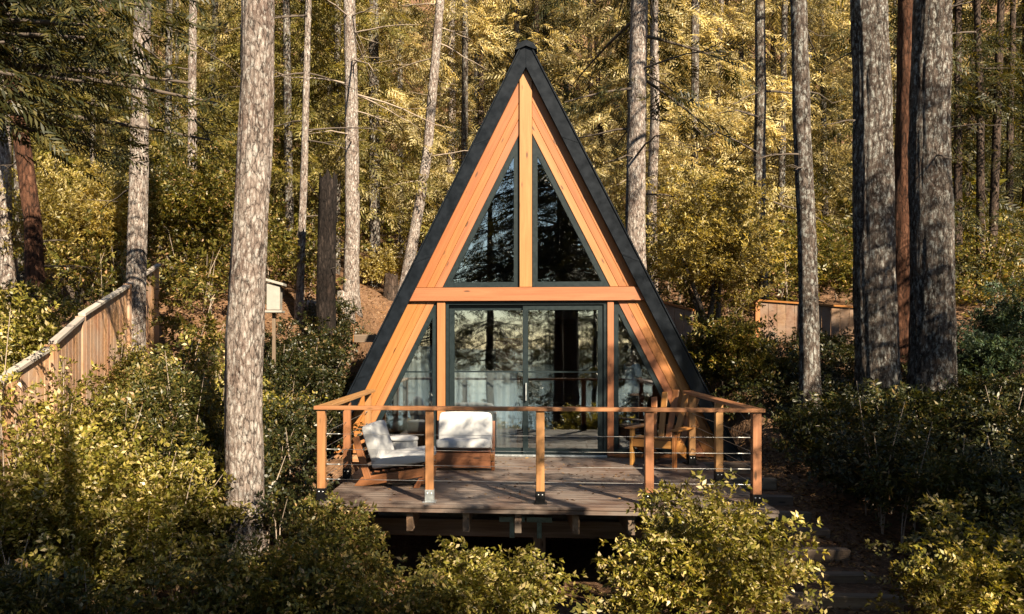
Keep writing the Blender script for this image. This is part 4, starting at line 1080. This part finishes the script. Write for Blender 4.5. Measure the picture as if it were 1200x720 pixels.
thicket('undergrowth', 'olive leafy thicket covering the lower slope left of the deck', 'undergrowth', k2, left_h, M['leaf_mixed'], 171, 100, SPR, 1.05, 0.55)
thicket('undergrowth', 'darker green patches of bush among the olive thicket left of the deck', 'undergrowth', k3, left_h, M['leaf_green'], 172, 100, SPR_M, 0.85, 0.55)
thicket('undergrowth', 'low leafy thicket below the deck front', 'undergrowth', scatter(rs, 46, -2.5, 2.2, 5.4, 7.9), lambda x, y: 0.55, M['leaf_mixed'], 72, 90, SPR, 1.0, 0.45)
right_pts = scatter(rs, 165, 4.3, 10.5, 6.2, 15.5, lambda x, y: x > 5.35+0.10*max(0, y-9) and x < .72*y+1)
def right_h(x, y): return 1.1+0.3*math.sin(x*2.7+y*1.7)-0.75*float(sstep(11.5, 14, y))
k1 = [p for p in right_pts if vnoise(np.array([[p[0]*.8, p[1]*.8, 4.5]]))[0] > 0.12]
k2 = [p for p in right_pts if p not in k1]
thicket('undergrowth', 'shaded dark thicket right of the stepped path', 'undergrowth', k2, right_h, M['leaf_shade_tone'], 73, 95, SPR, 1.0, 0.55)
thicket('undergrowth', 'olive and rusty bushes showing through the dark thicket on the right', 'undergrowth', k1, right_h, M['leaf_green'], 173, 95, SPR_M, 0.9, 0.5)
thicket('undergrowth', 'leafy bank behind the left fence', 'undergrowth', scatter(rs, 150, -17, -2.6, 15.5, 26, lambda x, y: x < -2.9-0.18*max(0, 22-y) or y > 25), lambda x, y: 1.6+0.5*math.sin(x*1.3+y), M['leaf_mixed'], 74, 60, SPR_L, 1.15, 0.9)
thicket('undergrowth', 'leafy bank behind the right fence', 'undergrowth', scatter(rs, 130, 4.8, 24, 20.8, 31, lambda x, y: True), lambda x, y: 1.7+0.6*math.sin(x*1.1+y), M['leaf_mixed'], 75, 60, SPR_L, 1.15, 0.95)
thicket('undergrowth', 'shaded shrubs in the hollow between the cabin and the dirt slope', 'undergrowth', scatter(rs, 40, -3.4, -1.9, 13.6, 18)+scatter(rs, 34, -3.0, -1.75, 9.6, 13.6)+scatter(rs, 16, -2.6, -1.9, 17, 20.5), lambda x, y: 0.75, M['leaf_shade_tone'], 76, 60, SPR, 1.1, 0.5)  # dark leaves put the shade of this hollow into the colour
thicket('undergrowth', 'dark shrubs below the right fence', 'undergrowth', scatter(rs, 46, 5.2, 11, 15.4, 19.4), lambda x, y: 0.35, M['leaf_shade_tone'], 77, 70, SPR, 1.1, 0.55)
thicket('undergrowth', 'far undergrowth on the wooded hillside', 'undergrowth', scatter(rs, 420, -40, 52, 26, 62), lambda x, y: 2.2+0.7*math.sin(x*.7+y), M['leaf_yellow'], 78, 34, SPR_F, 1.35, 1.7)
thicket('undergrowth', 'bushes along the lake bank behind the viewer', 'undergrowth', scatter(rs, 70, -8, 10, -9.5, -4.5), lambda x, y: 2.3+0.9*math.sin(x*2), M['leaf_shade_tone'], 79, 50, SPR_L, 1.0, 0.6)

# ------------------------------------------------------------------ the wood beyond
def wood_mass(name, label, spots, mat, seed, nb=34, per=24, tmpl=None, s=1.0, low=1.5):
    rs = np.random.default_rng(seed); Vs = []; tv, tq, n0 = [], [], 0
    for x, y in spots:
        z = gz(x, y); H = rs.uniform(17, 27); r = rs.uniform(2.6, 4.0)
        P, D, B = bough_points(rs, low*rs.uniform(.6, 2.2), H, r, nb, .75, (-.5, 0), None, per)
        Vs.append(spread(tmpl or FIR_S, P+np.array([x, y, z]), D, s*rs.uniform(.8, 1.3, len(P)), rs, jitter=.9))
        lx_, ly_ = rs.normal(0, .02, 2)
        v, q = tube_arrays([(x, y, z-.4), (x+lx_*H/2, y+ly_*H/2, z+H/2), (x+lx_*H, y+ly_*H, z+H)], [.13, .09, .03], 8, False)
        tv.append(v); tq.append(q+n0); n0 += len(v)
    o = link(name, leaf_mesh(name, np.concatenate(Vs)), M[mat])
    tag(o, label, 'forest', None, 'stuff')
    tr = link('trunks', np_mesh('trunks', np.vstack(tv), np.vstack(tq)), M['bark_grey'] if mat != 'needle_shade_tone' else M['bark_dark'], o, None, True)
    tr['kind'] = 'stuff'
    return o
def fan(n, a0, a1, y0, y1):
    """spots spread evenly over the view between two pixel columns"""
    out = []
    for k in range(n):
        y = y0*(y1/y0)**rs.random(); px = rs.uniform(a0, a1); out.append(((px-PX)/F*y, y))
    return out
wood_mass('forest', 'sunlit ochre conifer wood rising behind and right of the cabin', fan(26, 430, 1040, 27, 46), 'needle_lit_tone', 81, 62, 30)
wood_mass('forest', 'conifers coloured darker for shade among the sunlit ochre wood', fan(12, 480, 1060, 29, 44), 'needle_shade_tone', 86, 46, 28)
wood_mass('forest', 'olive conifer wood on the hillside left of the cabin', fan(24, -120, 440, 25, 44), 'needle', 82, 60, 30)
wood_mass('forest', 'dark shaded conifer wood along the right edge', fan(18, 1020, 1330, 24, 44), 'needle_shade_tone', 83, 50, 28)
wood_mass('forest', 'distant olive wood closing the view at the top of the slope', fan(60, -150, 1350, 48, 85), 'needle_lit_tone', 84, 56, 22, None, 2.0)
wood_mass('forest', 'low wood along the far lake shore behind the viewer', [(rs.uniform(-60, 75), rs.uniform(-260, -215)) for _ in range(62)], 'needle_shade_tone', 85, 30, 16, None, 3.2, 0.5)

# ------------------------------------------------------------------ fences
def fence_run(t, A, B, hb, mat, cap_m, bw=0.19, capw=0.10, part='boards', slope_cap=True):
    """boards from A to B (their top points); height hb below"""
    A, B = Vector(A), Vector(B); d = B-A; l = math.hypot(d.x, d.y); n = max(1, int(l/bw)); a = math.atan2(d.y, d.x)
    bm = bmesh.new()
    for k in range(n):
        f = (k+.5)/n; p = A+d*f
        b_box(bm, (p.x, p.y, p.z-hb/2+rng.normal(0, .006)), (hb, 0.02, l/n-0.008), Matrix.Rotation(a, 4, 'Z') @ Matrix.Rotation(R(90), 4, 'Y'), 0.003)
    # boards stand upright: build with local X along the board so grain runs up
    me_o = finish(bm, part, mat, t)
    c = box('cap_rail', ((A+B)/2+Vector((0, 0, 0.025))), (d.length+0.02, capw, 0.045), cap_m, t, (0, -math.atan2(d.z, l), a))
    for zz in (0.18, hb-0.2):
        c2 = box('back_rail', ((A+B)/2+Vector((math.sin(a)*-0.04, math.cos(a)*0.04, -zz))), (d.length, 0.04, 0.09), mat, t, (0, -math.atan2(d.z, l), a))
    return a
def fence_post(t, p, h, mat, w=0.11):
    return box('fence_post', (p[0], p[1], p[2]-h/2), (h, w, w), mat, t, (0, R(90), 0))
fl = thing('fence', 'left stepped board fence with warm brown boards and grey cap rail', 'fence', (0, 0, 0))
segs = [((-60, 486, 8.0), (60, 409, 10.2)), ((62, 404, 10.2), (95, 375, 11.8)), ((96, 371, 11.9), (149, 337, 14.6)), ((151, 335, 14.7), (186, 312, 17.2))]
for a, b in segs:
    A = W(*a); B = W(*b)
    fence_run(fl, A, B, 1.75, M['fence'], M['fence_cap'])
for a in ((61, 404, 10.2), (95.5, 371, 11.85), (150, 333, 14.65)):
    p = W(*a); fence_post(fl, (p.x, p.y-0.03, p.z), 1.9, M['fence'])
fr_ = thing('fence', 'straight greyish board fence behind the slim trunks on the right', 'fence', (0, 0, 0))
A = W(890, 353.5, 20.5); B = W(1120, 370, 19.0)
fence_run(fr_, A, B, 1.22, M['fence_grey'], M['cedar'])
fence_post(fr_, (A.x-0.06, A.y, A.z+0.03), 1.5, M['cedar'])
box('kick_board', ((A+B)/2+Vector((0, -0.03, -1.36))), ((B-A).length, 0.03, 0.24), M['timber'], fr_, (0, -math.asin((B-A).z/(B-A).length), math.atan2((B-A).y, (B-A).x)))
fs = thing('fence', 'short weathered fence end just right of the roof slope', 'fence', (0, 0, 0))
A = W(770, 354, 20); B = W(812, 365, 19.5)
fence_run(fs, A, B, 1.3, M['fence_grey'], M['cedar'])

# ------------------------------------------------------------------ small things on the slope
t = thing('birdhouse', 'white wooden box with a pale sloping lid on a post beside the thick pale trunk', 'birdhouse', tuple(W(321, 365, 15.5)))
p = Vector((0, 0, 0)); zg = gz(t.location.x, 15.5)-t.location.z
prism('box_body', [(-0.11, 0.02), (0.13, 0.02), (0.13, 0.44), (-0.11, 0.52)], -0.13, 0.13, M['white'], t, 0, 0.006)
prism('lid', [(-0.17, 0.55), (0.20, 0.45), (0.20, 0.50), (-0.17, 0.60)], -0.18, 0.18, M['white'], t, 0, 0.006)
prism('ledge', [(-0.15, -0.03), (0.17, -0.03), (0.17, 0.012), (-0.15, 0.012)], -0.17, 0.17, M['white'], t, 0, 0.005)
box('post', (0, 0, (zg-0.3-0.035)/2), (0.0-(zg-0.3)-0.035, 0.06, 0.06), M['timber'], t, (0, R(90), 0))
def stump(label, px, py, Y, d, h, m):
    p = W(px, py, Y); z = gz(p.x, Y); t = thing('stump', label, 'tree stump', (p.x, Y, z))
    me, C, r = trunk_mesh([(0, 0, -0.2), (0.02, 0, h)], [d/2, d/2*.9], 28, px, 0.08, 0.12, 0.35, broken=0.10)
    link('stump_wood', me, m, t, None, True)
stump('short weathered stump on the dirt slope by the bleached trunk foot', 404, 340, 22, 0.42, 0.55, M['bark_pale'])
stump('torn dark stump further up the slope below the golden bush', 458, 318, 25, 0.4, 0.6, M['bark_dark'])
stump('low sawn stump beside the charred snag', 363, 335, 20, 0.45, 0.5, M['bark_pale'])
lg = thing('edging_timber', 'dark squared timber with a pale sawn end holding the dirt slope', 'timber', tuple(W(428, 394, 18.0)), R(-8))
box('timber_baulk', (0.25, 0, -0.05), (0.95, 0.16, 0.16), M['timber'], lg)
box('sawn_end', (-0.24, -0.01, -0.05), (0.012, 0.145, 0.145), M['cedar_pale'], lg)
stp = thing('garden_steps', 'dark timber steps with earth treads going down right of the deck', 'steps', (0, 0, 0))
for k in range(8):
    y = 12.8-0.55*k; x = 4.15+0.02*k-0.10*(k-4)*0.2; z = gz(x, y)+0.05
    b = box('step_riser', (x, y, z), (1.25, 0.14, 0.16), M['timber'], stp, (R(rng.normal(0, 1)), 0, R(-4+rng.normal(0, 2))), 0.012)
    b2 = box('step_tread', (x, y+0.29, z+0.035), (1.2, 0.42, 0.06), M['ground'], stp, (0, 0, R(-4)), 0.01)

# ------------------------------------------------------------------ fallen leaves and needles
rs = np.random.default_rng(99)
def litter(name, label, pts, l, mat, zoff):
    V = []
    for x, y, z in pts:
        a = rs.uniform(0, math.tau)
        V += leaf_quad((x, y, z+zoff), (math.cos(a), math.sin(a), rs.normal(0, .15)), (rs.normal(0, .35), rs.normal(0, .35), 1), l*rs.uniform(.6, 1.3), l*rs.uniform(.25, .5), .25)
    tag(link(name, leaf_mesh(name, np.array(V)), mat), label, 'fallen leaves', None, 'stuff')
dp = []
for k in range(420):
    u = rs.uniform(ul+.05, ur-.05); w_ = -rs.beta(1.0, 1.4)*3.9-0.2
    p = to_world(u, w_, 0.0); dp.append((p.x, p.y, 0.0))
litter('fallen_leaves', 'small dry leaves and needles scattered on the deck boards', dp, .055, M['leaf_rust'], .008)
gp = []
while len(gp) < 5200:
    x, y = rs.uniform(2.9, 5.6), rs.uniform(6.5, 15)
    if ((x-OX)*CA-(y-OY)*SA) > ur+.02: gp.append((x, y, gz(x, y)))
litter('fallen_leaves', 'brown leaf litter on the ground around the garden steps', gp, .07, M['leaf_rust'], .02)
gp = [(x, y, gz(x, y)) for x, y in zip(rs.uniform(-6, -1.2, 3600), rs.uniform(14, 26, 3600))]
litter('fallen_leaves', 'dry leaf litter on the bare slope left of the cabin', gp, .10, M['leaf_rust'], .02)
# ------------------------------------------------------------------ light, sky, camera
SUN_AZ, SUN_EL = R(26), R(34)                    # to the right of straight behind the viewer
sd = Vector((math.sin(SUN_AZ)*math.cos(SUN_EL), -math.cos(SUN_AZ)*math.cos(SUN_EL), math.sin(SUN_EL)))
sl = bpy.data.lights.new('sun', 'SUN'); sl.energy = 5.0; sl.angle = R(0.53); sl.color = (1.0, 0.84, 0.61)
so = bpy.data.objects.new('sun', sl); COL.objects.link(so)
so.rotation_euler = sd.to_track_quat('Z', 'Y').to_euler(); so.location = (20, -20, 30)
w = bpy.data.worlds.new('World'); sc.world = w; w.use_nodes = True
nt = w.node_tree
bg = nt.nodes['Background']; sk = nt.nodes.new('ShaderNodeTexSky'); sk.sky_type = 'NISHITA'; sk.sun_disc = False
sk.sun_elevation = SUN_EL; sk.sun_rotation = math.atan2(sd.x, sd.y); sk.dust_density = 0.1
tint = nt.nodes.new('ShaderNodeMix'); tint.data_type = 'RGBA'; tint.blend_type = 'MULTIPLY'; tint.inputs[0].default_value = 1.0; tint.inputs[7].default_value = (1.0, 0.93, 0.84, 1)
nt.links.new(sk.outputs[0], tint.inputs[6]); nt.links.new(tint.outputs[2], bg.inputs[0]); bg.inputs[1].default_value = 0.05
cam = bpy.data.cameras.new('camera'); co = bpy.data.objects.new('camera', cam); COL.objects.link(co)
co.location = (0, 0, ZC); co.rotation_euler = (R(90), 0, 0)
cam.sensor_width = 36; cam.lens = 30; cam.shift_x = (600-PX)/1200; cam.shift_y = (PY-360)/1200
cam.clip_end = 3000; cam.clip_start = 0.05
sc.camera = co
vs = sc.view_settings; vs.view_transform = 'Standard'; vs.look = 'None'; vs.exposure = 2.3; vs.gamma = 1.0; vs.use_curve_mapping = False
sc.cycles.max_bounces = 8; sc.cycles.diffuse_bounces = 3; sc.cycles.transmission_bounces = 4; sc.cycles.transparent_max_bounces = 12
sc.cycles.use_denoising = True; sc.cycles.caustics_reflective = False; sc.cycles.caustics_refractive = False
sc.cycles.sample_clamp_indirect = 6
